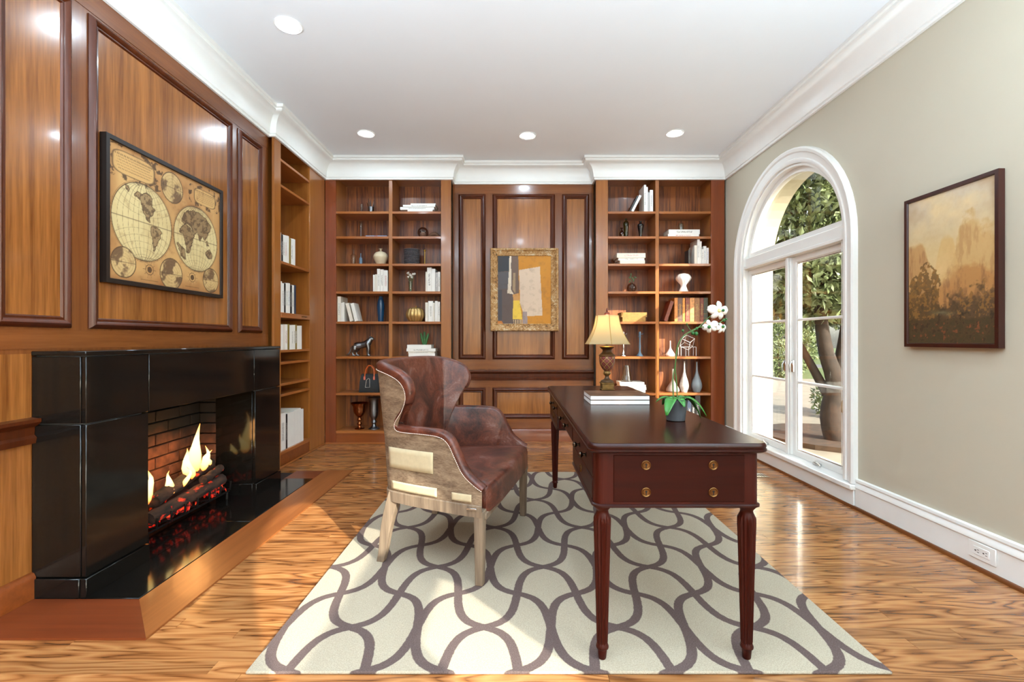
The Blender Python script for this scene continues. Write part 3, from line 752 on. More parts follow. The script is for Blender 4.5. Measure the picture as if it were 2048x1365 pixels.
# ================================================================== DESK
DX0, DX1, DY0, DY1, DZ = 0.256, 0.862, 1.600, 3.612, 0.770
dcx, dcy = (DX0 + DX1) / 2, (DY0 + DY1) / 2
desk = thing('writing_desk', 'long mahogany writing desk with fluted legs standing on the patterned rug', 'desk', (dcx, dcy, ZR))
def rrect(x0, x1, y0, y1, r, n=5):
    return arc(x0 + r, y0 + r, r, 180, 270, n) + arc(x1 - r, y0 + r, r, 270, 360, n) + arc(x1 - r, y1 - r, r, 0, 90, n) + arc(x0 + r, y1 - r, r, 90, 180, n)
dm = lambda a, b, h: Vector((a - dcx, b - dcy, h - ZR))
TOP = [(0.0, DZ - 0.020), (-0.004, DZ - 0.022), (-0.004, DZ - 0.028), (0.006, DZ - 0.034), (0.012, DZ - 0.034), (0.05, DZ - 0.034), (0.05, DZ - 0.004), (0.004, DZ - 0.001), (-0.001, DZ - 0.006), (-0.003, DZ - 0.012)]
ro = rrect(DX0, DX1, DY0, DY1, 0.035)[::-1]
MB().sweep(ro, TOP, dm, closed=True).build('top_edge', 'desk', desk, 40)
MB().prism(rrect(DX0 + 0.004, DX1 - 0.004, DY0 + 0.004, DY1 - 0.004, 0.033), dm, DZ - 0.03, DZ).build('tabletop', 'desktop', desk, 0)
BX0, BX1, BY0, BY1, BZT, BZP, BZA = 0.276, 0.842, 1.622, 3.590, DZ - 0.034, 0.552, 0.636
PY = (2.215, 2.997)
ped = lambda a, b, c_, d, z0, z1, r=0.03: MB().prism(rrect(a, b, c_, d, r), dm, z0, z1)
M['desk_body'] = M['desk_z']
ped(BX0, BX1, BY0, PY[0], BZP, BZT).build('pedestal', 'desk_z', desk, 30); ped(BX0, BX1, PY[1], BY1, BZP, BZT).build('pedestal', 'desk_z', desk, 30)
bx('apron', 'desk', desk, BX0 + 0.003 - dcx, BX1 - 0.003 - dcx, PY[0] - dcy, PY[1] - dcy, BZA - ZR, BZT - ZR)
for (ya, yb) in ((BY0, PY[0]), (PY[1], BY1)):
    MB().sweep(rrect(BX0, BX1, ya, yb, 0.03)[::-1], [(-0.008, BZP - 0.004), (0.02, BZP - 0.010), (0.02, BZP + 0.006), (-0.002, BZP + 0.006), (-0.008, BZP + 0.002)], dm, closed=True).build('base_moulding', 'desk', desk, 30)
# end panels with keyhole escutcheons
def escutcheon(par, c, n):     # n: axis the plate faces ('y-','x-')
    q = MB().lathe([(0.0165, 0.0), (0.0165, 0.003), (0.0145, 0.0045), (0.0115, 0.0022), (0.0105, 0.0022), (0.0095, 0.0035), (0.002, 0.0035)], (0, 0, 0), 20)
    rot = Matrix.Rotation(PI / 2, 4, 'X') if n == 'y-' else Matrix.Rotation(-PI / 2, 4, 'Y')
    if n == 'y+': rot = Matrix.Rotation(-PI / 2, 4, 'X')
    o = q.xf(rot).build('escutcheon', 'brass', par, 30); o.location = c
    k = MB().lathe([(0.0035, 0.0), (0.0035, 0.0048)], (0, 0.003, 0), 10).box(-0.0014, 0.0014, -0.009, 0.002, 0.0, 0.0048).xf(rot).build('keyhole', 'dark', o, 0)
    return o
pn = bx('end_panel', 'desk_x', desk, 0.340 - dcx, 0.786 - dcx, BY0 - 0.0025 - dcy, BY0 + 0.01 - dcy, 0.566 - ZR, 0.726 - ZR, 0.0015)
for ex in (0.450, 0.679):
    for ez in (0.692, 0.600): escutcheon(pn, (ex - dcx, BY0 - 0.0025 - dcy, ez - ZR), 'y-')
pn2 = bx('end_panel', 'desk_x', desk, 0.340 - dcx, 0.786 - dcx, BY1 - 0.01 - dcy, BY1 + 0.0025 - dcy, 0.566 - ZR, 0.726 - ZR, 0.0015)
# drawers along the sitter's side
def drawer(ya, yb, z0, z1, knobs, key):
    d = bx('drawer', 'desk', desk, BX0 - 0.003 - dcx, BX0 + 0.01 - dcx, ya - dcy, yb - dcy, z0 - ZR, z1 - ZR, 0.0015)
    for ky in knobs:
        MB().lathe([(0.010, 0.0), (0.010, 0.002), (0.005, 0.004), (0.0045, 0.012), (0.010, 0.016), (0.0125, 0.021), (0.010, 0.027), (0.003, 0.030)], (0, 0, 0), 14).xf(Matrix.Translation((BX0 - 0.003 - dcx, ky - dcy, (z0 + z1) / 2 - ZR)) @ Matrix.Rotation(-PI / 2, 4, 'Y')).build('knob', 'knob', d)
    if key: escutcheon(d, (BX0 - 0.003 - dcx, (ya + yb) / 2 - dcy, (z0 + z1) / 2 - ZR), 'x-')
drawer(BY0 + 0.045, PY[0] - 0.01, BZA + 0.004, BZT - 0.006, (1.80, 1.97), False); drawer(BY0 + 0.045, PY[0] - 0.01, BZP + 0.008, BZA - 0.004, (), True)
drawer(PY[0] + 0.01, PY[1] - 0.01, BZA + 0.008, BZT - 0.006, (2.40, 2.62), False)
drawer(PY[1] + 0.01, BY1 - 0.045, BZA + 0.004, BZT - 0.006, (3.02, 3.27), False); drawer(PY[1] + 0.01, BY1 - 0.045, BZP + 0.008, BZA - 0.004, (), True)
# fluted legs
flute = lambda a, z: 1.0 - (0.17 * abs(math.sin(7 * a)) ** 1.5 if 0.055 < z < 0.493 else 0.0)
LEG = [(0.012, 0.0), (0.014, 0.004), (0.0165, 0.030), (0.0165, 0.034), (0.0215, 0.038), (0.0225, 0.044), (0.019, 0.052), (0.0185, 0.056), (0.0195, 0.06), (0.0255, 0.30), (0.0305, 0.470), (0.0305, 0.490), (0.027, 0.497), (0.022, 0.508), (0.0205, 0.516), (0.024, 0.522), (0.031, 0.530), (0.031, 0.540)]
for lx in (0.3075, 0.8105):
    for ly in (1.655, 3.557):
        MB().lathe(LEG, (lx - dcx, ly - dcy, 0), 84, fn=flute).build('leg', 'desk_z', desk, 50)

# ================================================================== WINGBACK CHAIR
ch = thing('wingback_armchair', 'worn brown leather wingback armchair with patched grey-brown outer shell facing the desk', 'armchair', (-0.308, 2.64, ZR), math.radians(-14))
# plan curve of the outer shell: rear centre -> front corner (near side has y<0)
half = [(-0.285, 0.0), (-0.285, 0.12), (-0.282, 0.22), (-0.268, 0.295), (-0.235, 0.345), (-0.17, 0.372), (-0.06, 0.402), (0.10, 0.434), (0.20, 0.452), (0.285, 0.462)]
hp = spline(half, 80); hp = [np.array(p) for p in hp]
cum = [0.0]
for i in range(1, 80): cum.append(cum[-1] + float(np.linalg.norm(hp[i] - hp[i - 1])))
def plan(q):
    q = max(0.0, min(cum[-1], q)); i = min(int(np.searchsorted(cum, q)), 79); i = max(i, 1)
    t = (q - cum[i - 1]) / (cum[i] - cum[i - 1] + 1e-9); p = hp[i - 1] * (1 - t) + hp[i] * t
    d = hp[min(i + 1, 79)] - hp[max(i - 2, 0)]; d /= np.linalg.norm(d)
    return p, np.array((-d[1], d[0]))     # point, outward normal
def qx(x): return float(np.interp(x, [p[0] for p in hp[20:]], cum[20:]))
# top edge: (q at the edge, z, q at the bottom)
edge = [(0.0, 1.006, 0.0), (0.14, 1.006, 0.13), (qx(-0.250), 0.998, 0.24), (qx(-0.165), 0.976, 0.29), (qx(-0.098), 0.935, 0.31), (qx(-0.078), 0.868, 0.325), (qx(-0.108), 0.795, 0.345), (qx(-0.160), 0.728, 0.38),
        (qx(-0.155), 0.690, 0.44), (qx(-0.06), 0.686, 0.52), (qx(0.06), 0.682, 0.62), (qx(0.115), 0.655, 0.66), (qx(0.155), 0.585, 0.70), (qx(0.195), 0.515, 0.74), (qx(0.25), 0.468, 0.79), (cum[-1], 0.445, cum[-1])]
E = spline(edge, 70)
ZBOT = 0.345
def shell_pt(qe, ze, qb, t, off, side):
    w = t ** 1.6
    q = qb * (1 - w) + qe * w; z = ZBOT + (ze - ZBOT) * t
    p, n = plan(q); p = p + n * off
    rear = max(0.0, min(1.0, (0.05 - p[0]) / 0.33))
    lean = 0.075 * max(0.0, z - 0.36) * rear
    flare = 0.13 * max(0.0, z - 0.62) * max(0.0, min(1.0, (q - 0.2) / 0.2)) * (1 if p[0] < -0.05 else 0.3)
    return Vector((p[0] - lean, (p[1] + flare) * side, z - ZR))
def full(fn):
    rows = [[fn(*e, -1) for e in reversed(E)] + [fn(*e, 1) for e in E[1:]]]
    return rows[0]
NV = 16
MB().grid([full(lambda qe, ze, qb, sd, t=k / NV: shell_pt(qe, ze, qb, t, 0.0, sd)) for k in range(NV + 1)]).build('outer_shell', 'fabric', ch, 60)
# leather: from just below the outer edge, rolled over the rim, then down the inside
TK = 0.050
def edge_frame(i, sd):
    e0, e1 = E[max(i - 1, 0)], E[min(i + 1, len(E) - 1)]
    P = shell_pt(*E[i], 1.0, 0, sd); A = shell_pt(*e0, 1.0, 0, sd); B = shell_pt(*e1, 1.0, 0, sd)
    Q = shell_pt(*E[i], 1.0, -TK, sd); inw = (Q - P).normalized(); T = (B - A).normalized()
    up = T.cross(inw)
    ref = P - shell_pt(*E[i], 0.9, 0, sd)
    if up.dot(ref) < 0: up = -up
    return P, inw, up.normalized()
rows = []
order = [(i, -1) for i in range(len(E) - 1, -1, -1)] + [(i, 1) for i in range(1, len(E))]
for t in (0.955, 0.975): rows.append([shell_pt(*E[i], t, 0.0035, sd) for i, sd in order])
for a in (0, 25, 50, 75, 90, 105, 130, 155, 180):
    a = math.radians(a); rr = []
    for i, sd in order:
        P, inw, up = edge_frame(i, sd)
        rr.append(P + inw * (TK / 2 * (1 - math.cos(a)) - 0.0035 * math.cos(a)) + up * (0.017 * math.sin(a)))
    rows.append(rr)
for k in range(1, 12):
    t = 1 - k / 11 * 0.98; rr = []
    for i, sd in order:
        qe, ze, qb = E[i]; tz = max(t, 0.0)
        zt = (0.40 - ZBOT) / max(ze - ZBOT, 0.02); tt = max(min(1.0, zt), t)
        bul = 0.018 * math.sin(PI * min(1, max(0, (1 - t)))) * (1 if ze > 0.6 else 0.2)
        rr.append(shell_pt(qe, ze, qb, tt, -TK - bul, sd))
    rows.append(rr)
MB().grid(rows).build('leather_lining', 'leather', ch, 70)
# stitching along the rim
st = MB(); sp_ = [shell_pt(*E[i], 0.962, 0.0055, sd) for i, sd in order]
L = 0.0; acc = []
for k in range(len(sp_) - 1):
    d = (sp_[k + 1] - sp_[k]).length; nseg = max(1, int(round(d / 0.009)))
    for j in range(nseg): acc.append(sp_[k].lerp(sp_[k + 1], j / nseg))
for k in range(0, len(acc) - 1): st.tube([acc[k].lerp(acc[k + 1], 0.05), acc[k].lerp(acc[k + 1], 0.72)], 0.0017, 4)
st.build('stitching', 'thread', ch, 0)
# seat cushion
inner = []
for q in np.linspace(0, cum[-1], 30):
    p, n = plan(q); p = p - n * (TK - 0.006); inner.append((p[0], p[1]))
poly = [(x, -y_) for x, y_ in reversed(inner)] + inner[1:] + [(0.305, 0.40), (0.318, 0.25), (0.322, 0.0), (0.318, -0.25), (0.305, -0.40)]
seat = MB(); NR = 9
cx0 = 0.0
prof = [(1.0, 0.335), (1.0, 0.42), (0.985, 0.446), (0.95, 0.458), (0.85, 0.463), (0.6, 0.466), (0.3, 0.468)]
rings = [[seat.bm.verts.new(Vector((cx0 + (a - cx0) * s_, b * s_, z - ZR))) for a, b in poly] for s_, z in prof]
for i in range(len(rings) - 1):
    for k in range(len(poly)): seat.bm.faces.new((rings[i][k], rings[i][(k + 1) % len(poly)], rings[i + 1][(k + 1) % len(poly)], rings[i + 1][k]))
seat.bm.faces.new(rings[0]); seat.bm.faces.new(rings[-1])
seat.build('seat_cushion', 'leather', ch, 50)
# wooden seat rail following the shell, and canvas patches
rl = []
for off, z in ((0.004, 0.322), (0.006, 0.355), (0.006, 0.372), (0.001, 0.376)):
    rr = []
    for sd in (-1, 1):
        qs = np.linspace(cum[-1], 0, 40) if sd < 0 else np.linspace(0, cum[-1], 40)[1:]
        for q in qs:
            p, n = plan(q); p = p + n * off; rr.append(Vector((p[0], p[1] * sd, z - ZR)))
    rl.append(rr)
MB().grid(rl).build('seat_rail', 'weathered', ch, 50)
bx('front_rail', 'weathered', ch, 0.275, 0.300, -0.44, 0.44, 0.305 - ZR, 0.337 - ZR, 0.004)
def patch(x0, x1, z0, z1, sd):
    def loc(x, z):
        q = qx(x); e = min(E, key=lambda e: abs((e[2] * (1 - ((z - ZBOT) / max(e[1] - ZBOT, .05)) ** 1.6 if e[1] > z else 0) + e[0] * (((z - ZBOT) / max(e[1] - ZBOT, .05)) ** 1.6 if e[1] > z else 1)) - q))
        p, n = plan(q); p = p + n * 0.004
        rear = max(0.0, min(1.0, (0.05 - p[0]) / 0.33)); lean = 0.075 * max(0.0, z - 0.36) * rear
        return Vector((p[0] - lean, p[1] * sd, z - ZR))
    n = 16
    P = [[loc(x0 + (x1 - x0) * i / n, z0 + (z1 - z0) * j / 4) for i in range(n + 1)] for j in range(5)]
    o = MB().grid(P).build('canvas_patch', 'cream_cloth', ch, 60)
    md = o.modifiers.new('thick', 'SOLIDIFY'); md.thickness = 0.003; md.offset = 0
for sd in (-1, 1):
    patch(-0.215, 0.035, 0.492, 0.592, sd); patch(-0.21, 0.055, 0.386, 0.428, sd); patch(0.135, 0.235, 0.387, 0.421, sd)
# legs
for sd in (-1, 1):
    f = MB(); n = 6
    for k in range(1): f.box(-0.024, 0.024, -0.024, 0.024, 0.0, 0.35 - ZR, 0.004)
    for v in f.bm.verts:
        t = 1 - v.co.z / 0.34; v.co.x *= 1 - 0.25 * t; v.co.y *= 1 - 0.25 * t
    f.build('leg', 'weathered', ch, 30, loc=(0.268, sd * 0.438, 0))
    r_ = MB(); rings = []
    for k in range(9):
        t = k / 8; z = (0.37 - ZR) * t; xx = -0.275 - 0.01 + 0.085 * t ** 0.7 - 0.02 * math.sin(PI * t); yy = sd * (0.335 - 0.005 * t); h = 0.017 + 0.012 * t
        rings.append([r_.bm.verts.new((xx + a * h * 1.1, yy + b * h, z)) for a, b in ((-1, -1), (1, -1), (1, 1), (-1, 1))])
    for k in range(8):
        for j in range(4): r_.bm.faces.new((rings[k][j], rings[k][(j + 1) % 4], rings[k + 1][(j + 1) % 4], rings[k + 1][j]))
    r_.bm.faces.new(rings[0]); r_.bm.faces.new(rings[-1])
    bmesh.ops.bevel(r_.bm, geom=list(r_.bm.edges), offset=0.002, segments=1, affect='EDGES')
    r_.build('leg', 'weathered', ch, 40)
MB().box(0.215, 0.262, -0.474, -0.468, 0.357 - ZR, 0.365 - ZR, 0.001).build('metal_tag', 'chrome', ch)

# ================================================================== PAINTED PICTURES (colour drawn per vertex)
def lin(img):
    return np.where(img > 0.04045, ((img + 0.055) / 1.055) ** 2.4, img / 12.92)
def vnoise(h, w, cell, seed, octaves=4, pers=0.55, sx=1.0):
    rs = np.random.RandomState(seed); out = np.zeros((h, w)); amp = 1.0; tot = 0
    for o_ in range(octaves):
        c = max(cell / 2 ** o_, 1.5); gy, gx = int(h / c) + 3, int(w / (c * sx)) + 3; G = rs.rand(gy, gx)
        yy = np.arange(h) / c; xx = np.arange(w) / (c * sx); y0 = yy.astype(int); x0 = xx.astype(int); fy = (yy - y0)[:, None]; fx = (xx - x0)[None, :]
        fy = fy * fy * (3 - 2 * fy); fx = fx * fx * (3 - 2 * fx)
        a = G[y0][:, x0]; b = G[y0][:, x0 + 1]; c_ = G[y0 + 1][:, x0]; d = G[y0 + 1][:, x0 + 1]
        out += amp * ((a * (1 - fx) + b * fx) * (1 - fy) + (c_ * (1 - fx) + d * fx) * fy); tot += amp; amp *= pers
    return out / tot
class Canvas:
    def __init__(s, w, h, asp, base):
        s.w, s.h = w, h; s.img = np.ones((h, w, 3)) * np.array(base) / 255
        s.X, s.Y = np.meshgrid(np.linspace(0, asp, w), np.linspace(0, 1, h))    # y up, 0..1; x 0..asp
    def mix(s, mask, col, a=1.0):
        m = (np.clip(mask, 0, 1) * a)[..., None]; s.img = s.img * (1 - m) + np.array(col) / 255 * m
    def inpoly(s, pts):
        ins = np.zeros(s.X.shape, bool); n = len(pts)
        for i in range(n):
            x1, y1 = pts[i]; x2, y2 = pts[(i + 1) % n]
            c = ((y1 > s.Y) != (y2 > s.Y)) & (s.X < (x2 - x1) * (s.Y - y1) / (y2 - y1 + 1e-12) + x1); ins ^= c
        return ins.astype(float)
    def seg(s, p, q, wd):
        ax, ay = p; bx_, by = q; dx, dy = bx_ - ax, by - ay; t = np.clip(((s.X - ax) * dx + (s.Y - ay) * dy) / (dx * dx + dy * dy + 1e-12), 0, 1)
        d = np.hypot(s.X - ax - t * dx, s.Y - ay - t * dy); return np.clip((wd - d) / wd * 1.5, 0, 1)
    def line(s, pts, wd, col, a=1.0):
        m = np.zeros(s.X.shape)
        for i in range(len(pts) - 1): m = np.maximum(m, s.seg(pts[i], pts[i + 1], wd))
        s.mix(m, col, a)
    def ring(s, cx, cy, rx, ry, wd, col, a=1.0):
        d = np.abs(np.hypot((s.X - cx) / rx, (s.Y - cy) / ry) - 1) * min(rx, ry); s.mix(np.clip((wd - d) / wd * 1.5, 0, 1), col, a)
    def disc(s, cx, cy, rx, ry): return (np.hypot((s.X - cx) / rx, (s.Y - cy) / ry) < 1).astype(float)
    def mesh(s, name, fmap, parent, mat):
        w, h = s.w, s.h; ii, jj = np.meshgrid(np.arange(w), np.arange(h))
        co = np.array([fmap(i / (w - 1), j / (h - 1)) for j in range(h) for i in range(w)], dtype=np.float32)
        a = (jj[:-1, :-1] * w + ii[:-1, :-1]).ravel(); f = np.stack([a, a + 1, a + w + 1, a + w], 1)
        me = bpy.data.meshes.new(name); me.from_pydata([tuple(c) for c in co], [], f.tolist())
        at = me.color_attributes.new('paint', 'FLOAT_COLOR', 'POINT')
        at.data.foreach_set('color', np.concatenate([lin(np.clip(s.img, 0, 1)), np.ones((h, w, 1))], 2).astype(np.float32).ravel())
        me.materials.append(mat); o = bpy.data.objects.new(name, me); COL.objects.link(o); o.parent = parent; return o
M['print'] = paintmat('printed_map', 0.6, 0.3); M['oil'] = paintmat('oil_paint', 0.5, 0.35)
M['blackframe'] = plain('black_frame', (26, 18, 14), 0.4)
M['redframe'] = wood('dark_red_frame', (52, 18, 12), (80, 32, 22), 'z', 0.35, 30, 0.2)

# ---- antique double-hemisphere map on the left wall
mY0, mY1, mZ0, mZ1 = 2.375, 3.329, 1.410, 2.162; mxw = XL + 0.008
mp_ = thing('framed_map', 'antique two-hemisphere world map in a black frame on the left panelling', 'picture', (mxw, (mY0 + mY1) / 2, mZ0))
LM = lambda a, b, h: Vector((h, a - (mY0 + mY1) / 2, b - mZ0))
FT = 0.034
MB().sweep([(mY0, mZ0), (mY0, mZ1), (mY1, mZ1), (mY1, mZ0)], [(0, 0), (0, FT), (0.022, FT), (0.024, FT - 0.008), (0.024, 0)], LM, closed=True).build('frame', 'blackframe', mp_, 30)
A = (mY1 - mY0 - 0.04) / (mZ1 - mZ0 - 0.04)
cv = Canvas(300, 236, A, (182, 140, 88)); n1 = vnoise(236, 300, 60, 1); n2 = vnoise(236, 300, 10, 2); n3 = vnoise(236, 300, 6, 5)
cv.mix((n1 - 0.35) * 1.6, (206, 166, 106), 0.8); cv.mix((0.45 - n1) * 2.5, (140, 88, 48), 0.7)
edge_ = np.minimum(np.minimum(cv.X, A - cv.X), np.minimum(cv.Y, 1 - cv.Y)); cv.mix(np.clip(1 - edge_ / 0.10, 0, 1), (136, 84, 44), 0.45)
INK = (62, 44, 30)
def globe(cx, cy, r, n=6, wd=0.0035, fill=(206, 190, 140)):
    d = cv.disc(cx, cy, r, r); cv.mix(d, fill, 0.85); cv.mix(d * np.clip((0.5 - n1) * 3, 0, 1), (176, 146, 96), 0.6)
    for k in range(1, n):
        t = k / n
        if r > 0.15:
            for sg in (-1, 1):
                rx = r * (1 - t) + 0.001; m = np.abs(np.hypot((cv.X - cx) / rx, (cv.Y - cy) / r) - 1) * rx; cv.mix(d * np.clip((0.0022 - m) / 0.0022, 0, 1), INK, 0.35)
            for sg in (-1, 1):
                yy = cy + sg * r * t; R = r * 1.6 * (1.2 - t) + 0.02; m = np.abs(np.hypot(cv.X - cx, cv.Y - (yy + sg * R)) - R); cv.mix(d * np.clip((0.0025 - m) / 0.0025, 0, 1), INK, 0.4)
        else:
            m = np.abs(np.hypot(cv.X - cx, cv.Y - cy) - r * t); cv.mix(d * np.clip((0.002 - m) / 0.002, 0, 1), INK, 0.4)
    cv.line([(cx - r, cy), (cx + r, cy)], wd, INK, 0.7); cv.line([(cx, cy - r), (cx, cy + r)], 0.002, INK, 0.4)
    cv.ring(cx, cy, r, r, wd * 1.3, INK, 0.9); cv.ring(cx, cy, r * 1.035, r * 1.035, 0.002, INK, 0.6)
def land(pts, cx, cy, r, col=(126, 98, 66)):
    P = [(cx + x * r, cy + y_ * r) for x, y_ in pts]; wob = (n3 - 0.5) * 0.03
    X0, Y0 = cv.X.copy(), cv.Y.copy(); cv.X = X0 + wob; cv.Y = Y0 + (n2 - 0.5) * 0.03
    m = cv.inpoly(P); cv.X, cv.Y = X0, Y0
    cv.mix(m, col, 0.7); cv.mix(m * (n3 > 0.55), INK, 0.5)
    ed = np.abs(np.gradient(m)[0]) + np.abs(np.gradient(m)[1]); cv.mix(ed, INK, 0.8)
g1, g2 = (0.325, 0.475, 0.300), (0.945, 0.475, 0.292)
globe(*g1); globe(*g2)
NA = [(-.05, .72), (.12, .82), (.30, .70), (.28, .5), (.40, .42), (.30, .25), (.22, .20), (.20, .05), (.10, .10), (.02, .22), (-.05, .40), (-.12, .55), (-.30, .62), (-.22, .74)]
SA = [(.24, -.02), (.42, .0), (.62, -.12), (.58, -.28), (.46, -.42), (.40, -.62), (.34, -.68), (.32, -.45), (.24, -.22)]
AF = [(-.72, .22), (-.50, .36), (-.30, .30), (-.16, .10), (-.08, .12), (-.22, -.20), (-.34, -.48), (-.46, -.50), (-.52, -.16), (-.62, .02), (-.76, .06)]
EA = [(-.70, .42), (-.55, .68), (-.30, .82), (.10, .86), (.45, .74), (.68, .55), (.60, .36), (.52, .22), (.36, .02), (.28, .18), (.14, -.04), (.02, .24), (-.14, .12), (-.24, .34), (-.44, .40), (-.55, .34)]
AU = [(.42, -.30), (.58, -.22), (.74, -.30), (.72, -.46), (.58, -.50), (.44, -.44)]
land(NA, *g1); land(SA, *g1); land([(-.62, .82), (-.45, .78), (-.5, .66)], *g1)
for P in (AF, EA, AU): land(P, *g2, col=(112, 84, 56))
land([(.40, .02), (.50, .04), (.6, -.08), (.5, -.12)], *g2); land([(-.9, -.25), (-.55, -.4), (-.5, -.7), (-.7, -.62)], g2[0], g2[1], g2[2])
SM = [(0.635, 0.845, 0.125), (0.135, 0.135, 0.112), (0.625, 0.115, 0.128), (1.145, 0.125, 0.112)]
for k, (cx, cy, r) in enumerate(SM):
    globe(cx, cy, r, 5, 0.003, (196, 168, 116)); cv.mix(cv.disc(cx, cy, r, r) * np.clip((vnoise(236, 300, 18, 20 + k) - 0.52) * 8, 0, 1), (84, 60, 42), 0.75)
for cx, cy, r in ((0.385, 0.115, 0.04), (0.885, 0.12, 0.04)):
    cv.ring(cx, cy, r, r, 0.003, INK); cv.mix(cv.disc(cx, cy, r * 0.6, r * 0.6), INK, 0.75)
    for k in range(10): a = k * PI / 5; cv.line([(cx + r * math.cos(a), cy + r * math.sin(a)), (cx + 1.7 * r * math.cos(a), cy + 1.7 * r * math.sin(a))], 0.0018, INK, 0.5)
    for k in range(2): cv.line([(cx - 0.09, cy + 0.09 - 0.175 * k), (cx + 0.09, cy + 0.09 - 0.175 * k)], 0.0025, INK, 0.5)
for (cx, cy, w_, h_) in ((0.235, 0.872, 0.20, 0.085), (1.06, 0.878, 0.15, 0.07)):       # cartouches with scrollwork
    m = (np.abs(cv.X - cx) / w_) ** 4 + (np.abs(cv.Y - cy) / h_) ** 4; cv.mix((m < 1).astype(float), (196, 156, 98), 0.8)
    cv.mix(np.clip(1 - np.abs(m - 1) / 0.25, 0, 1), INK, 0.7)
    for k in range(6):
        yy = cy + h_ * (0.62 - 0.24 * k); ww = w_ * (0.86 - 0.05 * (k % 3)); cv.mix(cv.seg((cx - ww, yy), (cx + ww, yy), 0.004 if k else 0.009) * (np.sin(cv.X * 420 + k * 9) > -0.4), INK, 0.55)
    mm = ((m > 1.1) & (m < 5)).astype(float); cv.mix(mm * np.clip((vnoise(236, 300, 9, 31) - 0.54) * 12, 0, 1), INK, 0.75)
cv.mix(np.clip((n2 - 0.62) * 3, 0, 1), (96, 60, 34), 0.35)
cv.mix((edge_ < 0.006).astype(float), (120, 84, 50), 0.8)
cv.mesh('map_print', lambda u, v: (0.024, mY0 + 0.022 + u * (mY1 - mY0 - 0.044) - (mY0 + mY1) / 2, 0.022 + v * (mZ1 - mZ0 - 0.044)), mp_, M['print'])
bx('backing', 'blackframe', mp_, 0.001, 0.020, -(mY1 - mY0) / 2 + 0.024, (mY1 - mY0) / 2 - 0.024, 0.024, mZ1 - mZ0 - 0.024)

# ---- hazy golden landscape on the right wall
pY0, pY1, pZ0, pZ1 = 2.202, 2.735, 1.080, 1.916
pr_ = thing('framed_painting', 'golden hazy mountain landscape in a thin dark red frame on the greige wall', 'painting', (XR - 0.004, (pY0 + pY1) / 2, pZ0))
RM = lambda a, b, h: Vector((-h, a - (pY0 + pY1) / 2, b - pZ0))
MB().sweep([(pY0, pZ0), (pY0, pZ1), (pY1, pZ1), (pY1, pZ0)], [(0, 0), (0, 0.03), (0.018, 0.03), (0.022, 0.022), (0.022, 0)], RM, closed=True).build('frame', 'redframe', pr_, 30)
A = 0.62; cv = Canvas(170, 270, A, (212, 186, 134)); W_, H_ = 170, 270
a1 = vnoise(H_, W_, 60, 3); a2 = vnoise(H_, W_, 14, 4); a3 = vnoise(H_, W_, 6, 9, 3); a4 = vnoise(H_, W_, 26, 8, 4, 0.6, 0.25)
cv.mix(np.clip((cv.Y - 0.62) * 3, 0, 1), (196, 186, 172), 0.7); cv.mix(np.clip((a1 - 0.45) * 4, 0, 1) * np.clip((cv.Y - 0.6) * 4, 0, 1), (226, 200, 150), 0.8)
cv.mix(np.clip((0.46 - a1) * 5, 0, 1) * np.clip((cv.Y - 0.68) * 6, 0, 1), (176, 146, 110), 0.6)
def hill(fn, col, soft=0.012, a=1.0, tex=None, tc=(150, 110, 70)):
    m = np.clip((fn - cv.Y) / soft, 0, 1); cv.mix(m, col, a)
    if tex is not None: cv.mix(m * np.clip((tex - 0.48) * 5, 0, 1), tc, 0.5)
bump_ = lambda c, w, h: h * np.exp(-((cv.X - c) / w) ** 4)
hill(0.50 + bump_(0.30, 0.07, 0.22) + (a2 - .5) * .05, (208, 170, 108), 0.03, 0.7)
hill(0.46 + bump_(0.50, 0.15, 0.30) + bump_(0.44, 0.07, 0.08) + (a2 - .5) * .16 + (a3 - .5) * .05, (200, 162, 104), 0.07, 0.8, a4, (170, 126, 78))
hill(0.44 + bump_(0.05, 0.13, 0.26) + (a2 - .5) * .06, (190, 146, 92), 0.03, 0.9, a4, (150, 104, 66))
hill(0.36 + bump_(0.44, 0.19, 0.15) + (a2 - .5) * .12, (178, 128, 74), 0.05, 0.9, a4, (122, 84, 58))
cv.mix(np.clip(1 - np.abs(cv.Y - 0.50) / 0.14, 0, 1) * np.clip(1 - np.abs(cv.X - 0.26) / 0.13, 0, 1), (226, 194, 138), 0.6)
hill(0.34 + (a2 - .5) * .26 + (a3 - .5) * .12, (104, 78, 48), 0.06, 0.85, a3, (66, 54, 36))
hill(0.27 + (a2 - .5) * .18 + (a3 - .5) * .06, (84, 64, 40), 0.03, 0.9, a3, (52, 46, 32))
for cx, top, w_, k in ((0.15, 0.56, 0.105, 1), (0.04, 0.46, 0.06, 2), (0.40, 0.36, 0.035, 3), (0.55, 0.40, 0.04, 4), (0.60, 0.34, 0.05, 5), (0.47, 0.33, 0.03, 6), (0.33, 0.30, 0.03, 7)):
    nn = vnoise(H_, W_, 8, 50 + k, 3); m = ((np.abs(cv.X - cx) < w_ * (0.4 + 0.9 * nn) * np.clip((top - cv.Y) / 0.10, 0, 1) ** 0.6) & (cv.Y > 0.16)).astype(float) * (nn > 0.33)
    cv.mix(m, (96, 72, 40) if k < 3 else (92, 70, 50), 0.75 if k < 3 else 0.5); cv.mix(m * (vnoise(H_, W_, 4, 70 + k, 2) > 0.55), (146, 104, 50), 0.7)
hill(0.17 + (a2 - .5) * .06, (70, 58, 36), 0.02, 0.9, a3, (110, 76, 46)); cv.mix(np.clip(1 - np.abs(cv.Y - 0.20 - (a2 - .5) * .05) / 0.025, 0, 1) * np.clip(1 - np.abs(cv.X - 0.27) / 0.13, 0, 1), (116, 112, 84), 0.8)
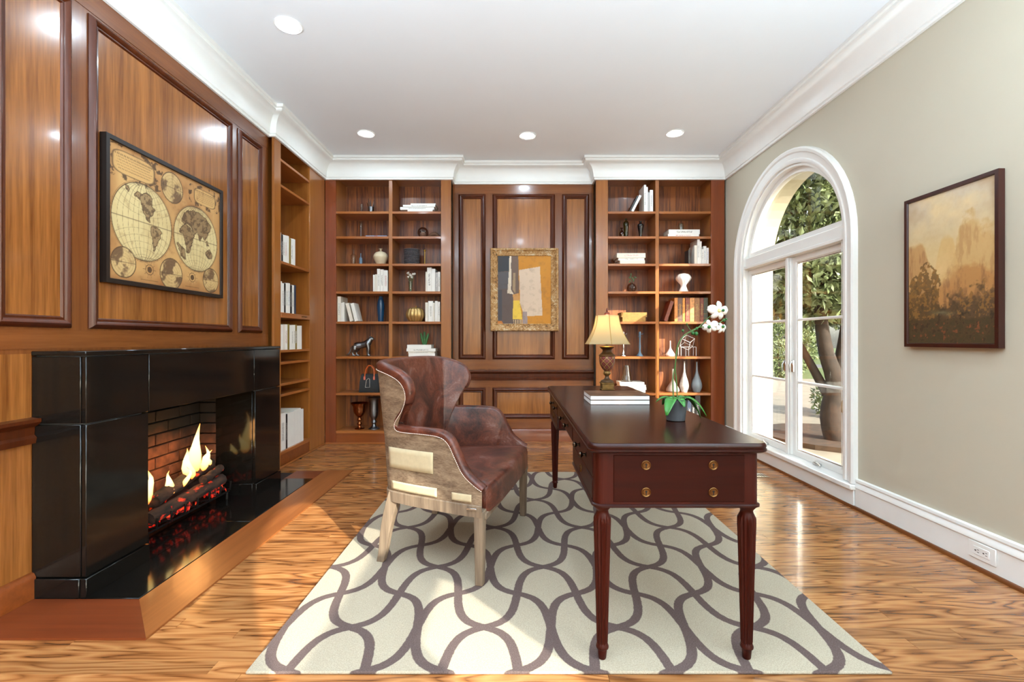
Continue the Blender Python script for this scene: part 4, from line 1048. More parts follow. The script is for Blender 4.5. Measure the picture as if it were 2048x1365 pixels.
cv.mix(np.clip((a3 - 0.58) * 8, 0, 1) * (cv.Y < 0.2), (44, 34, 24), 0.7); cv.mix(np.clip((vnoise(H_, W_, 7, 91) - 0.70) * 20, 0, 1) * (cv.Y < 0.14), (156, 80, 46), 0.6)
cv.mix(np.ones_like(a3) * (a3 - 0.3), (160, 110, 60), 0.15)
cv.mesh('canvas', lambda u, v: (-0.021, (pY1 - 0.020) - u * (pY1 - pY0 - 0.04) - (pY0 + pY1) / 2, 0.020 + v * (pZ1 - pZ0 - 0.04)), pr_, M['oil'])
bx('backing', 'redframe', pr_, -0.018, -0.001, -(pY1 - pY0) / 2 + 0.023, (pY1 - pY0) / 2 - 0.023, 0.023, pZ1 - pZ0 - 0.023)

# ---- small abstract on the far wall
aX0, aX1, aZ0, aZ1 = -0.259, 0.487, 1.214, 2.122; aY = YC - 0.026
ab = thing('framed_painting', 'abstract painting of ochre, grey and pink shapes in a distressed gilt frame', 'painting', ((aX0 + aX1) / 2, aY, aZ0))
def gilt():
    t = NT('distressed_gilt'); b = t.bsdf(0.55, 0.15, 0.4); v = t.coords(); n1 = t.noise(v, 22, 5, 0.7); n2 = t.noise(v, 90, 3)
    f = t.math('ADD', t.math('MULTIPLY', n1, 0.6), t.math('MULTIPLY', n2, 0.4))
    t.l(t.ramp(f, [(0.36, S(70, 52, 30)), (0.46, S(156, 112, 62)), (0.54, S(178, 140, 90)), (0.64, S(206, 196, 170))]), b.inputs['Base Color']); t.bump(f, b, 0.5, 0.008); return t.m
M['gilt'] = gilt()
AMp = lambda a, b, h: Vector((a - (aX0 + aX1) / 2, -h, b - aZ0))
MB().sweep([(aX0, aZ0), (aX0, aZ1), (aX1, aZ1), (aX1, aZ0)], [(0, 0), (0, 0.035), (0.008, 0.045), (0.020, 0.045), (0.028, 0.036), (0.055, 0.026), (0.070, 0.020), (0.076, 0.024), (0.082, 0.018), (0.082, 0)], AMp, closed=True).build('frame', 'gilt', ab, 30)
iw, ih = aX1 - aX0 - 0.16, aZ1 - aZ0 - 0.16; A = iw / ih
cv = Canvas(120, 154, A, (188, 124, 30)); b1 = vnoise(154, 120, 30, 11); b2 = vnoise(154, 120, 8, 12)
R_ = lambda pts: cv.inpoly([(x * A, 1 - y_) for x, y_ in pts])
cv.mix((b1 - 0.4) * 1.2, (200, 140, 50), 0.6)
cv.mix(R_([(0, 0), (.38, 0), (.40, 1), (0, 1)]), (92, 76, 70)); cv.mix(R_([(0, 0), (.22, 0), (.22, .22), (0, .24)]), (52, 54, 58)); cv.mix(R_([(0, .24), (.22, .24), (.20, .48), (0, .5)]), (84, 80, 82)); cv.mix(R_([(0, .5), (.08, .5), (.08, .95), (0, .95)]), (70, 66, 70))
cv.mix(R_([(.26, 0), (.385, 0), (.40, .55), (.27, .56)]), (104, 84, 72)); cv.mix(R_([(.29, .25), (.33, .25), (.33, .55), (.28, .5)]), (150, 126, 96))
cv.mix(R_([(.22, 0), (.255, 0), (.25, .18), (.26, .24), (.25, .50), (.30, .565), (.18, .55), (.21, .24)]), (212, 196, 174))
cv.mix(R_([(.40, .21), (.79, .16), (.84, .88), (.52, .885), (.47, .82), (.42, .7)]), (206, 182, 158)); cv.mix(R_([(.28, .57), (.39, .55), (.41, .68), (.30, .68)]), (190, 138, 76))
cv.mix(R_([(.29, .66), (.41, .66), (.46, .935), (.28, .93)]), (222, 186, 66)); cv.mix(R_([(.47, .82), (.55, .82), (.56, 1), (.47, 1)]), (150, 132, 128)); cv.mix(R_([(.29, .935), (.46, .935), (.46, 1), (.30, 1)]), (186, 156, 120))
for k in range(4): cv.mix(R_([(.31 + k * .04, .94), (.325 + k * .04, .94), (.325 + k * .04, 1), (.31 + k * .04, 1)]), (80, 64, 54))
cv.mix(R_([(0, .955), (.08, .96), (.10, 1), (0, 1)]), (190, 116, 50)); cv.mix(np.clip((b2 - 0.5) * 2, 0, 1), (70, 50, 40), 0.25)
cv.mesh('canvas', lambda u, v: (-iw / 2 + u * iw, -0.016, 0.08 + v * ih), ab, M['oil'])
bx('backing', 'blackframe', ab, -iw / 2 + 0.003, iw / 2 - 0.003, -0.012, -0.001, 0.083, 0.077 + ih)

# ================================================================== SMALL WALL AND FLOOR FITTINGS
ol = thing('wall_outlet', 'white double power outlet mounted sideways on the right baseboard', 'outlet', (XR - 0.0205, 2.289, 0.094))
MB().box(-0.007, 0.0, -0.068, 0.068, -0.041, 0.041, 0.003).build('cover_plate', 'white', ol)
MB().box(-0.0095, -0.006, -0.040, 0.040, -0.020, 0.020, 0.0015).build('receptacle', 'white', ol)
for yy in (-0.02, 0.02):
    for (dy, dz, w_, h_) in ((-0.006, 0.006, 0.001, 0.004), (-0.006, -0.006, 0.001, 0.005), (0.008, 0, 0.0025, 0.0025)):
        MB().box(-0.0102, -0.009, yy + dy - 0.004, yy + dy + 0.004 if dy < 0 else yy + dy + 0.003, dz - 0.0012 if dy < 0 else dz - 0.0025, dz + 0.0012 if dy < 0 else dz + 0.0025).build('slot', 'dark', ol, 0)
vt = thing('floor_vent', 'flush metal floor register in the oak floor beside the arched window', 'vent', (1.94, 3.915, 0.0008))
MB().sweep([(-0.14, -0.055), (-0.14, 0.055), (0.14, 0.055), (0.14, -0.055)], [(0, 0), (0, 0.003), (0.012, 0.004), (0.014, 0)], fplan, closed=True).build('frame', 'chrome', vt, 0)
bx('backing', 'dark', vt, -0.13, 0.13, -0.045, 0.045, 0.0, 0.0006)
for k in range(12): bx('slat', 'chrome', vt, -0.125 + k * 0.0215, -0.114 + k * 0.0215, -0.043, 0.043, 0.0008, 0.003)

# ================================================================== BOOKS
def title_mat(name, base, ink, sc=(1, 1, 1)):
    t = NT(name); b = t.bsdf(0.5); f = t.noise(t.coords((1, 1, 1), 4.0), 260, 2)
    t.l(t.ramp(f, [(0.40, S(*ink)), (0.50, S(*base))]), b.inputs['Base Color']); return t.m
M['bk_white'] = plain('white_cover', (230, 227, 220), 0.5, var=0.03); M['bk_ivory'] = plain('ivory_cover', (218, 210, 196), 0.55, var=0.05)
M['bk_grey'] = plain('grey_cover', (176, 172, 168), 0.5); M['bk_black'] = plain('black_cover', (28, 26, 26), 0.4); M['bk_navy'] = plain('navy_cover', (36, 50, 74), 0.45)
M['bk_olive'] = plain('olive_cover', (132, 112, 50), 0.5); M['bk_gold'] = plain('gold_cloth_cover', (150, 108, 40), 0.5, var=0.2, scale=40)
M['bk_gold_page'] = plain('yellowed_pages', (164, 130, 72), 0.8, var=0.15, scale=60)
for nm, c in (('orange', (188, 116, 50)), ('brown', (92, 60, 46)), ('amber', (202, 130, 46)), ('red', (122, 50, 34)), ('tan', (196, 132, 72)), ('ornate', (140, 90, 46)), ('green', (66, 68, 52)), ('oxblood', (112, 48, 26))):
    M['bk_' + nm] = plain(nm + '_leather_cover', c, 0.45, var=0.3, scale=45)
M['t_dark'] = title_mat('dark_lettering', (228, 224, 216), (40, 36, 34)); M['t_red'] = title_mat('red_lettering', (228, 222, 214), (170, 60, 52)); M['t_white'] = title_mat('white_lettering', (30, 28, 28), (226, 224, 220))
M['t_gold'] = title_mat('gilt_tooling', (110, 62, 36), (196, 156, 84)); M['t_blue'] = title_mat('blue_lettering', (226, 226, 224), (60, 84, 120))
def book(label, loc, t, h, d, cover='bk_white', title=None, rot=(0, 0, 0), group=None, bands=0, page='page', tpos=(0.25, 0.75)):
    r = thing('book', label, 'book', loc, group=group); r.rotation_euler = rot
    c = 0.0022 if t > 0.012 else 0.0012
    m = MB().box(0, t, 0, c, 0, h).box(0, c, c, d, 0, h).box(t - c, t, c, d, 0, h)
    co = m.build('cover', cover, r, 0)
    MB().box(c + 0.0002, t - c - 0.0002, c + 0.0002, d - 0.003, 0.003, h - 0.003).build('pages', page, r, 0)
    if title: MB().box(t * 0.30, t * 0.70, -0.0006, 0.0, h * tpos[0], h * tpos[1]).build('spine_title', title, co, 0)
    for k in range(bands): MB().box(-0.0005, t + 0.0005, -0.0015, 0.0004, h * (0.14 + 0.18 * k), h * (0.155 + 0.18 * k)).build('raised_band', 't_gold', co, 0)
    return r
YS = YB + 0.025                    # spines of the shelved books
def brow(z, specs, where, group, Yf=YS):
    """upright books: (px0, px1, py_top, cover, title, word)"""
    n = len(specs)
    for k, s_ in enumerate(specs):
        x0, x1 = fX(s_[0], Yf), fX(s_[1], Yf); h = fZ(s_[2], Yf) - z
        book('%s, %s from the left %s' % (s_[5], ORD[k + 1], where), (x0 + 0.0003, Yf + 0.004 * (k % 2), z + 0.0003), x1 - x0 - 0.0006, h, min(0.21, h * 0.78), s_[3], s_[4], group=group, bands=s_[6] if len(s_) > 6 else 0)
def bstack(z, specs, where, group, Yf=YS, zt=None):
    """lying books from the bottom: (px0, px1, thickness, cover, title, word)"""
    n = len(specs)
    for k, s_ in enumerate(specs):
        x0, x1 = fX(s_[0], Yf), fX(s_[1], Yf)
        pos = 'lowest' if k == 0 else ('topmost' if k == n - 1 else ORD[k + 1] + ' from the bottom')
        book('%s, %s %s' % (s_[5], pos, where), (x1, Yf + 0.006 * (k % 2), z + 0.0003), s_[2] - 0.0006, x1 - x0, 0.20, s_[3], s_[4], rot=(0, -PI / 2, 0), group=group, page=s_[6] if len(s_) > 6 else 'page')
        z += s_[2]
    return z
W, I, G_, B_ = 'bk_white', 'bk_ivory', 'bk_grey', 'bk_black'
bstack(SH[0], [(815, 865, 0.026, W, None, 'white book'), (800, 868, 0.029, W, 't_dark', 'faintly printed white book'), (806, 870, 0.022, W, 't_dark', 'white book'), (821, 871, 0.017, W, None, 'thin white book')], 'of the pile, top shelf, left bookcase', 'books on the left bookcase')
brow(SH[3], [(746, 749.6, 550, W, None, 'thin white book'), (749.8, 754, 549, I, None, 'thin ivory book'), (754.2, 760, 538, W, 't_dark', 'tall white book'), (760.2, 767, 539, W, 't_dark', 'tall white book'), (767.2, 775.5, 541, W, 't_red', 'red-lettered white book')], 'by the divider, fourth shelf, left bookcase', 'books on the left bookcase')
brow(SH[3], [(851, 853.8, 544, I, None, 'thin ivory book'), (854, 863, 535.5, W, 't_dark', 'tall white book'), (863.2, 870.4, 538, W, None, 'white book'), (870.6, 875.5, 545, G_, 't_dark', 'grey-lettered white book'), (875.7, 880.4, 544, W, 't_dark', 'white book')], 'by the flowers, fourth shelf, left bookcase', 'books on the left bookcase')
brow(SH[4], [(674.9, 681.5, 593.5, I, 't_dark', 'tall ivory book'), (681.8, 685, 606, W, None, 'thin white book'), (685.2, 688.6, 605, W, None, 'thin white book')], 'at the left end, fifth shelf, left bookcase', 'books on the left bookcase')
for k, (px, lb) in enumerate(((700, 'ivory book leaning left, beside the thin upright books, fifth shelf, left bookcase'), (709.5, 'white book leaning left, nearer the blue vase, fifth shelf, left bookcase'))):
    book(lb, (fX(px, YS), YS, SH[4] + 0.0005), 0.036, 0.20, 0.16, W if k else I, None, rot=(0, -0.24 if k else -0.25, 0), group='books on the left bookcase')
brow(SH[4], [(850.5, 856, 605.5, I, None, 'white book'), (856.3, 866, 602.5, W, 't_dark', 'thick white book'), (866.2, 869.4, 606, I, None, 'thin ivory book'), (869.8, 875, 602.5, W, None, 'white book'), (875.2, 880, 604, W, 't_dark', 'white book')], 'beside the gold pumpkin, left bookcase', 'books on the left bookcase')
ztop = bstack(SH[5], [(817, 870, 0.034, W, None, 'thick white book'), (816, 869, 0.020, I, 't_dark', 'ivory book'), (813, 871, 0.032, W, 't_dark', 'thick white book'), (814, 862, 0.040, W, None, 'white book')], 'of the pile under the cactus, left bookcase', 'books on the left bookcase')
# right bookcase
brow(SH[0], [(1288, 1292.4, 370, W, 't_dark', 'tall white book'), (1292.6, 1296, 374, W, None, 'white book'), (1296.2, 1299.5, 385, G_, None, 'thin grey book'), (1300, 1306.4, 380, W, 't_dark', 'white book')], 'upright on the top shelf, right bookcase', 'books on the right bookcase')
for k, (px, lb, cv_) in enumerate(((1258.5, 'black book leaning right under a white one, top shelf of the right bookcase', B_), (1262.5, 'white book leaning right, top shelf of the right bookcase', W))):
    t = 0.012 if k == 0 else 0.026; th = math.radians(27)
    book(lb, (fX(px, YS), YS, SH[0] + t * math.sin(th) + 0.0005), t, 0.195, 0.15, cv_, None, rot=(0, th, 0), group='books on the right bookcase')
zglass = bstack(SH[1], [(1336, 1398, 0.030, W, 't_red', 'white book'), (1338, 1400, 0.050, W, 't_dark', 'thick white book')], 'of two under the clear glass, right bookcase', 'books on the right bookcase')
bstack(SH[2], [(1240, 1290, 0.040, I, None, 'ivory book'), (1237, 1289, 0.028, W, 't_dark', 'white book'), (1234, 1291, 0.050, I, 't_red', 'thick ivory book')], 'of the pile, third shelf, right bookcase', 'books on the right bookcase')
brow(SH[2], [(1377, 1380, 500, B_, None, 'thin black book'), (1389, 1394.3, 491, I, None, 'ivory book'), (1394.6, 1400, 479, W, 't_dark', 'tall white book'), (1400.2, 1403.6, 483, W, 't_dark', 'white book with black lettering'), (1403.8, 1407, 498.5, W, 't_dark', 'short white book'), (1407.2, 1413, 492.5, W, 't_blue', 'white book'), (1413.2, 1417.6, 496, W, 't_blue', 'white book')], 'upright, third shelf, right bookcase', 'books on the right bookcase')
bstack(SH[4], [(1245, 1291, 0.048, 'bk_gold', None, 'antique gold book', 'bk_gold_page'), (1243, 1294, 0.052, 'bk_gold', None, 'antique gold book', 'bk_gold_page')], 'of the lying pair in the right bookcase', 'gilded books')
brow(SH[4], [(1349, 1355.4, 596, 'bk_orange', None, 'plain orange-brown leather book', 1), (1356, 1365, 596, 'bk_brown', 't_gold', 'dark brown leather book', 4), (1365.3, 1370, 596.5, 'bk_amber', None, 'amber leather book', 1), (1371.5, 1379.4, 596, 'bk_red', 't_gold', 'red and tan banded leather book', 5), (1379.8, 1389, 596, 'bk_tan', None, 'tan leather book', 2), (1389.8, 1400, 596, 'bk_ornate', 't_gold', 'gilt-tooled brown leather book', 5), (1400.4, 1407.2, 596, 'bk_red', 't_gold', 'dark red leather book', 3), (1407.8, 1416, 596, 'bk_green', None, 'dark green leather book', 2)], 'among the upright antique books', 'antique leather books')
th = math.radians(19)
book('oxblood leather book leaning against the upright antique books, right bookcase', (fX(1328, YS), YS, SH[4] + 0.036 * math.sin(th) + 0.0005), 0.036, 0.228, 0.16, 'bk_oxblood', None, rot=(0, th, 0), group='antique leather books', page='bk_gold_page')
zcone = bstack(SH[6], [(1243, 1291, 0.030, W, None, 'white book'), (1240, 1293, 0.028, W, None, 'white book'), (1241, 1292, 0.026, W, None, 'white book'), (1240, 1289, 0.030, W, None, 'white book')], 'of the pile under the glass cone, right bookcase', 'books on the right bookcase')
brow(SH[7], [(1368, 1375, 798, B_, 't_white', 'black white-lettered book'), (1375.3, 1383, 802, 'bk_navy', 't_white', 'dark blue book'), (1383.3, 1390.5, 800, B_, 't_white', 'black white-lettered book'), (1390.8, 1401, 792, B_, 't_white', 'tall black white-lettered book')], 'behind the orchid, right bookcase', 'black books')
# books in the narrow left bookcase, spines to the room
def bwall(z, bounds, top_h, covers, where):
    n = len(bounds) - 1
    for k in range(n):
        y0, y1 = 2.05 * FPX / (VX - bounds[k]), 2.05 * FPX / (VX - bounds[k + 1]); cvr, ttl, wd = covers[k]
        h = top_h * (1 - 0.05 * ((k * 7) % 4) / 3)
        book('%s, %s from the fireplace %s' % (wd, ORD[k + 1], where), (XLB - 0.02, y0 + 0.0004, z + 0.0004), y1 - y0 - 0.0008, h, 0.19, cvr, ttl, rot=(0, 0, PI / 2), group='books in the narrow bookcase')
bwall(1.81, [559, 562.5, 566, 570, 574, 578, 582, 586, 590.5], 0.252, [(G_, 't_dark', 'grey book'), (B_, 't_white', 'black book'), (W, 't_dark', 'white book'), (W, 't_red', 'white book'), (W, None, 'white book'), ('bk_olive', None, 'olive book'), (W, 't_dark', 'white book'), (W, None, 'short white book')], 'in the upper row, narrow bookcase')
bwall(1.36, [559, 564, 568, 571.5, 576, 580, 584, 588, 592], 0.275, [(W, None, 'white book'), (W, 't_dark', 'white book'), (B_, 't_white', 'black and white book'), (W, 't_dark', 'white book'), (W, 't_blue', 'white book'), (B_, 't_white', 'black book'), (W, 't_dark', 'white book'), ('bk_navy', None, 'navy book')], 'on the tray, narrow bookcase')
bwall(1.03, [559.5, 561.5, 566, 570, 575, 579, 583, 587, 590.5, 594, 598, 603.5], 0.232, [(B_, None, 'thin black book'), (W, None, 'white book'), (I, None, 'ivory book'), (W, 't_red', 'white book'), ('bk_olive', None, 'olive book'), (W, None, 'white book'), (W, 't_dark', 'white book'), (W, 't_dark', 'white book'), ('bk_olive', 't_dark', 'olive book'), (W, None, 'white book'), (W, None, 'white book')], 'just below the tray, narrow bookcase')
bwall(0.139, [560, 571.5, 575, 588.5, 595, 601.5, 607], 0.325, [(W, 't_dark', 'thick black-and-white book'), (B_, 't_white', 'black book'), (W, None, 'thick plain white book'), (W, None, 'plain white book'), (W, None, 'plain white book'), (W, None, 'plain white book')], 'in the bottom row, narrow bookcase')

# ================================================================== DECORATIVE THINGS ON THE SHELVES
YI = YB + 0.11
def turned(name, label, cat, px, z, prof, mat, Y=YI, seg=28, fn=None, sm=50, group=None):
    o = MB().lathe(spline(prof, 40) if len(prof) > 3 else prof, (0, 0, 0), seg, fn).build(name, mat, None, sm, loc=(fX(px, Y), Y, z + 0.0005))
    return tag(o, label, cat, group)
M['cream_ceramic'] = plain('cream_ceramic', (216, 200, 168), 0.45); M['white_ceramic'] = plain('white_ceramic', (236, 234, 230), 0.35); M['blue_ceramic'] = plain('deep_blue_glaze', (24, 62, 96), 0.2, var=0.2)
M['grey_ceramic'] = plain('grey_blue_ceramic', (130, 140, 146), 0.35, var=0.1); M['pearl'] = plain('mottled_pearl_glaze', (196, 190, 182), 0.3, var=0.2, scale=40); M['taupe'] = plain('taupe_ceramic', (150, 136, 126), 0.4)
M['black_gloss'] = plain('black_glaze', (18, 14, 14), 0.15); M['pewter'] = metal('pewter', (128, 130, 134), 0.35); M['bronze'] = metal('polished_bronze', (150, 92, 56), 0.22); M['silver'] = metal('silver', (196, 194, 190), 0.25)
M['bluegrey_metal'] = plain('painted_blue_metal', (98, 122, 142), 0.5, 0.2); M['gold_metal'] = metal('gold_metal', (196, 150, 66), 0.3)
M['green'] = plain('plant_green', (58, 104, 52), 0.5, var=0.25, scale=30); M['petal'] = plain('white_petal', (240, 238, 232), 0.6, var=0.03)
# -- left bookcase, top shelf
o = thing('pencil_cup', 'silver cup full of dark paint brushes on the top shelf of the left bookcase', 'cup', (fX(742, YI), YI, SH[0] + 0.0005))
MB().lathe([(0.030, 0), (0.031, 0.002), (0.033, 0.075), (0.030, 0.075), (0.028, 0.006), (0.01, 0.005)], (0, 0, 0), 20).build('cup', 'pewter', o)
for k in range(8):
    a = k * 2.4; MB().tube([(0.012 * math.cos(a), 0.012 * math.sin(a), 0.008), (0.035 * math.cos(a), 0.025 * math.sin(a), 0.10 + 0.008 * (k % 4)), (0.045 * math.cos(a), 0.03 * math.sin(a), 0.125 + 0.012 * (k % 4))], [0.003, 0.004, 0.002], 6).build('brush', 'black_gloss', o)
turned('glass_vase', 'small clear glass bottle beside the brush cup, top shelf of the left bookcase', 'vase', 723, SH[0], [(0.022, 0), (0.024, 0.01), (0.016, 0.04), (0.012, 0.055), (0.022, 0.085), (0.019, 0.10), (0.012, 0.108), (0.010, 0.112)], 'clear')
turned('glass_vase', 'tall slim clear glass vase, second shelf of the left bookcase', 'vase', 722, SH[1], [(0.020, 0), (0.021, 0.01), (0.014, 0.03), (0.015, 0.14), (0.018, 0.165), (0.024, 0.18), (0.012, 0.178)], 'clear')
o = thing('rolled_paper', 'pale blue paper roll tied with red bands, second shelf of the left bookcase', 'scroll', (fX(753, YI), YI, SH[1] + 0.0158))
M['bluepaper'] = plain('pale_blue_paper', (150, 168, 196), 0.7); M['redband'] = plain('red_ribbon', (176, 52, 40), 0.6)
MB().lathe([(0.015, -0.115), (0.015, 0.115)], (0, 0, 0), 18, axis='x').build('paper', 'bluepaper', o)
for xx in (-0.012, 0.006): MB().lathe([(0.0154, xx - 0.004), (0.0154, xx + 0.004)], (0, 0, 0), 18, axis='x').build('band', 'redband', o)
o = thing('glass_globe_ornament', 'round smoked glass globe on a brown driftwood stand, second shelf of the left bookcase', 'ornament', (fX(846, YI), YI, SH[1] + 0.0005))
MB().ball((0, 0, 0.062), 0.061, 24, 16).build('globe', 'smoke_glass', o); MB().ball((0, 0, 0.04), (0.035, 0.035, 0.03), 12, 8).build('filling', 'pearl', o)
M['driftwood'] = wood('driftwood', (70, 44, 28), (116, 78, 50), 'x', 0.7, 20, 0, gain=(1, 1, 1))
MB().tube([(0.05, 0.02, 0.02), (0.09, 0.02, 0.045), (0.13, 0.02, 0.05), (0.165, 0.02, 0.028), (0.18, 0.02, 0.02)], [0.012, 0.022, 0.026, 0.020, 0.012], 10).build('driftwood', 'driftwood', o)
# third shelf
o = thing('glass_decanter', 'clear glass decanter with stopper, third shelf of the left bookcase', 'decanter', (fX(707, YI), YI, SH[2] + 0.0005))
MB().lathe(spline([(0.020, 0), (0.022, 0.01), (0.030, 0.09), (0.032, 0.105), (0.012, 0.125), (0.011, 0.14)], 24), (0, 0, 0), 20).build('bottle', 'clear', o); MB().lathe(spline([(0.008, 0.141), (0.006, 0.15), (0.014, 0.165), (0.006, 0.178)], 12), (0, 0, 0), 12).build('stopper', 'clear', o)
turned('small_bottle', 'small grey-blue bottle beside the glass decanter, third shelf of the left bookcase', 'bottle', 721.5, SH[2], [(0.015, 0), (0.017, 0.01), (0.017, 0.07), (0.006, 0.09), (0.005, 0.125), (0.007, 0.13)], 'bluegrey_metal')
turned('vase', 'squat cream ceramic vase with a tiny neck, third shelf of the left bookcase', 'vase', 761.5, SH[2], [(0.035, 0), (0.045, 0.004), (0.076, 0.07), (0.078, 0.10), (0.055, 0.135), (0.018, 0.150), (0.010, 0.160), (0.012, 0.172), (0.020, 0.180), (0.010, 0.179)], 'cream_ceramic')
o = thing('rope_basket', 'dark grey coiled rope basket, third shelf of the left bookcase', 'basket', (fX(823.5, YI), YI, SH[2] + 0.0005))
M['rope'] = plain('grey_rope', (82, 78, 82), 0.9, var=0.5, scale=90, bump=0.5)
for k in range(11): MB().lathe([(0.070, 0.0), (0.083, 0.003), (0.086, 0.0078), (0.083, 0.0126), (0.070, 0.0156)], (0, 0, 0.0158 * k), 28).build('coil', 'rope', o)
turned('candlestick', 'slender brass candlestick, third shelf of the left bookcase', 'candlestick', 849.5, SH[2], [(0.018, 0), (0.018, 0.004), (0.006, 0.012), (0.005, 0.14), (0.012, 0.155), (0.014, 0.165), (0.008, 0.170)], 'gold_metal')
# fourth shelf: flowers in glass
o = thing('flower_vase', 'white blossoms in a clear glass vase, fourth shelf of the left bookcase', 'vase', (fX(821, YI), YI, SH[3] + 0.0005))
MB().lathe([(0.022, 0), (0.024, 0.004), (0.020, 0.05), (0.026, 0.12), (0.024, 0.12), (0.018, 0.05), (0.02, 0.008), (0.01, 0.007)], (0, 0, 0), 20).build('vase', 'clear', o)
rr = random.Random(5)
for k in range(9):
    a = k * 2.4; ex, ey, ez = 0.042 * math.cos(a) * (0.4 + 0.6 * (k % 3) / 2), 0.03 * math.sin(a), 0.165 + 0.045 * ((k * 5) % 7) / 6
    s_ = MB().tube([(0.004 * math.cos(a), 0.004 * math.sin(a), 0.01), (ex * 0.5, ey * 0.5, 0.11), (ex, ey, ez)], 0.0015, 5).build('stem', 'green', o)
    b_ = MB()
    for j in range(7): b_.ball((ex + rr.uniform(-.010, .010), ey + rr.uniform(-.008, .008), ez + rr.uniform(-.006, .010)), rr.uniform(0.006, 0.009), 8, 6)
    b_.build('blossom', 'petal', s_)
# fifth shelf
turned('vase', 'tall deep blue bottle vase, fifth shelf of the left bookcase', 'vase', 761.5, SH[4], [(0.026, 0), (0.030, 0.01), (0.037, 0.10), (0.040, 0.17), (0.032, 0.235), (0.020, 0.262), (0.022, 0.278), (0.012, 0.277)], 'blue_ceramic')
o = thing('gold_pumpkin', 'gilded ribbed pumpkin ornament, fifth shelf of the left bookcase', 'ornament', (fX(831, YI), YI, SH[4] + 0.0005))
MB().lathe(spline([(0.02, 0.006), (0.06, 0.0), (0.096, 0.045), (0.104, 0.085), (0.085, 0.135), (0.045, 0.155), (0.012, 0.148)], 24), (0, 0, 0), 72, fn=lambda a, z: 1 - 0.10 * abs(math.cos(6 * a)) ** 6).build('body', plain('pale_gold', (190, 158, 100), 0.35, 0.6, 0.15), o)
MB().tube([(0, 0, 0.145), (0.004, 0, 0.165), (0.012, 0, 0.175)], [0.010, 0.007, 0.008], 8).build('stem', 'gold_metal', o)
# sixth shelf: prowling cat statue (one continuous body)
o = MB()
P_ = lambda pts, rs, sg: o.tube(pts, [r * 1.22 for r in rs], sg)
P_([(-0.085, 0, 0.118), (-0.05, 0, 0.122), (0.0, 0, 0.130), (0.045, 0, 0.142), (0.075, 0, 0.158), (0.092, 0, 0.188), (0.100, 0, 0.205)], [0.030, 0.036, 0.031, 0.033, 0.036, 0.026, 0.022], 12)
P_([(0.092, 0, 0.205), (0.112, 0, 0.207), (0.132, 0, 0.200), (0.140, 0, 0.196)], [0.018, 0.022, 0.014, 0.009], 12)
for sy in (-1, 1):
    P_([(0.098, sy * 0.012, 0.218), (0.096, sy * 0.016, 0.234)], [0.007, 0.003], 6)
    fx = 0.085 if sy < 0 else 0.062
    P_([(0.070, sy * 0.020, 0.150), (fx, sy * 0.022, 0.085), (fx - 0.004, sy * 0.022, 0.03), (fx, sy * 0.022, 0.010), (fx + 0.02, sy * 0.022, 0.007)], [0.023, 0.015, 0.010, 0.011, 0.007], 8)
    hx = -0.075 if sy < 0 else -0.045
    P_([(-0.080, sy * 0.018, 0.115), (hx - 0.005, sy * 0.024, 0.080), (hx - 0.032, sy * 0.024, 0.045), (hx - 0.022, sy * 0.024, 0.010), (hx + 0.006, sy * 0.024, 0.007)], [0.028, 0.022, 0.011, 0.010, 0.007], 8)
P_([(-0.105, 0, 0.118), (-0.130, 0, 0.085), (-0.145, 0, 0.045), (-0.165, 0, 0.018), (-0.185, 0, 0.014)], [0.012, 0.009, 0.008, 0.008, 0.006], 8)
o = o.build('cat_statue', 'pewter', None, 60, loc=(fX(724, YI), YI, SH[5] + 0.002)); o.scale = (0.92, 0.92, 0.92)
md = o.modifiers.new('fuse', 'REMESH'); md.mode = 'VOXEL'; md.voxel_size = 0.0035; md.use_smooth_shade = True
md = o.modifiers.new('soften', 'SMOOTH'); md.factor = 0.6; md.iterations = 4
tag(o, 'silver prowling panther statue, sixth shelf of the left bookcase', 'statue')
o = thing('cactus', 'small green three-stemmed cactus standing on the white book pile, left bookcase', 'cactus', (fX(849, YI), YI, ztop + 0.001))
for k, (dx, h, ln) in enumerate(((0.0, 0.145, 0.0), (-0.018, 0.13, -0.022), (0.018, 0.125, 0.024))):
    MB().tube([(dx * 0.6, 0, 0), (dx + ln * 0.4, 0, h * 0.5), (dx + ln, 0, h * 0.9), (dx + ln, 0, h)], [0.012, 0.015, 0.012, 0.003], 9).build('stem', 'green', o)
# seventh shelf: handbag
YH = YB + 0.10
o = thing('handbag', 'black structured handbag with orange leather handles, seventh shelf of the left bookcase', 'handbag', (fX(740.5, YH), YH, SH[6] + 0.0005))
M['blackfabric'] = plain('black_canvas', (30, 32, 34), 0.7, var=0.15, scale=80); M['orange_leather'] = plain('orange_leather', (186, 84, 26), 0.45); M['coral'] = plain('coral_tab', (214, 110, 88), 0.5)
m = MB(); ring = []
for z, hx_, hy_ in ((0, 0.108, 0.05), (0.004, 0.110, 0.052), (0.12, 0.104, 0.040), (0.195, 0.092, 0.022), (0.20, 0.088, 0.014)): ring.append([m.bm.verts.new((sx * hx_, sy * hy_, z)) for sx, sy in ((-1, -1), (1, -1), (1, 1), (-1, 1))])
for i in range(4):
    for k in range(4): m.bm.faces.new((ring[i][k], ring[i][(k + 1) % 4], ring[i + 1][(k + 1) % 4], ring[i + 1][k]))
m.bm.faces.new(ring[0]); m.bm.faces.new(ring[-1]); bmesh.ops.bevel(m.bm, geom=list(m.bm.edges), offset=0.004, segments=2, affect='EDGES')
m.build('body', 'blackfabric', o)
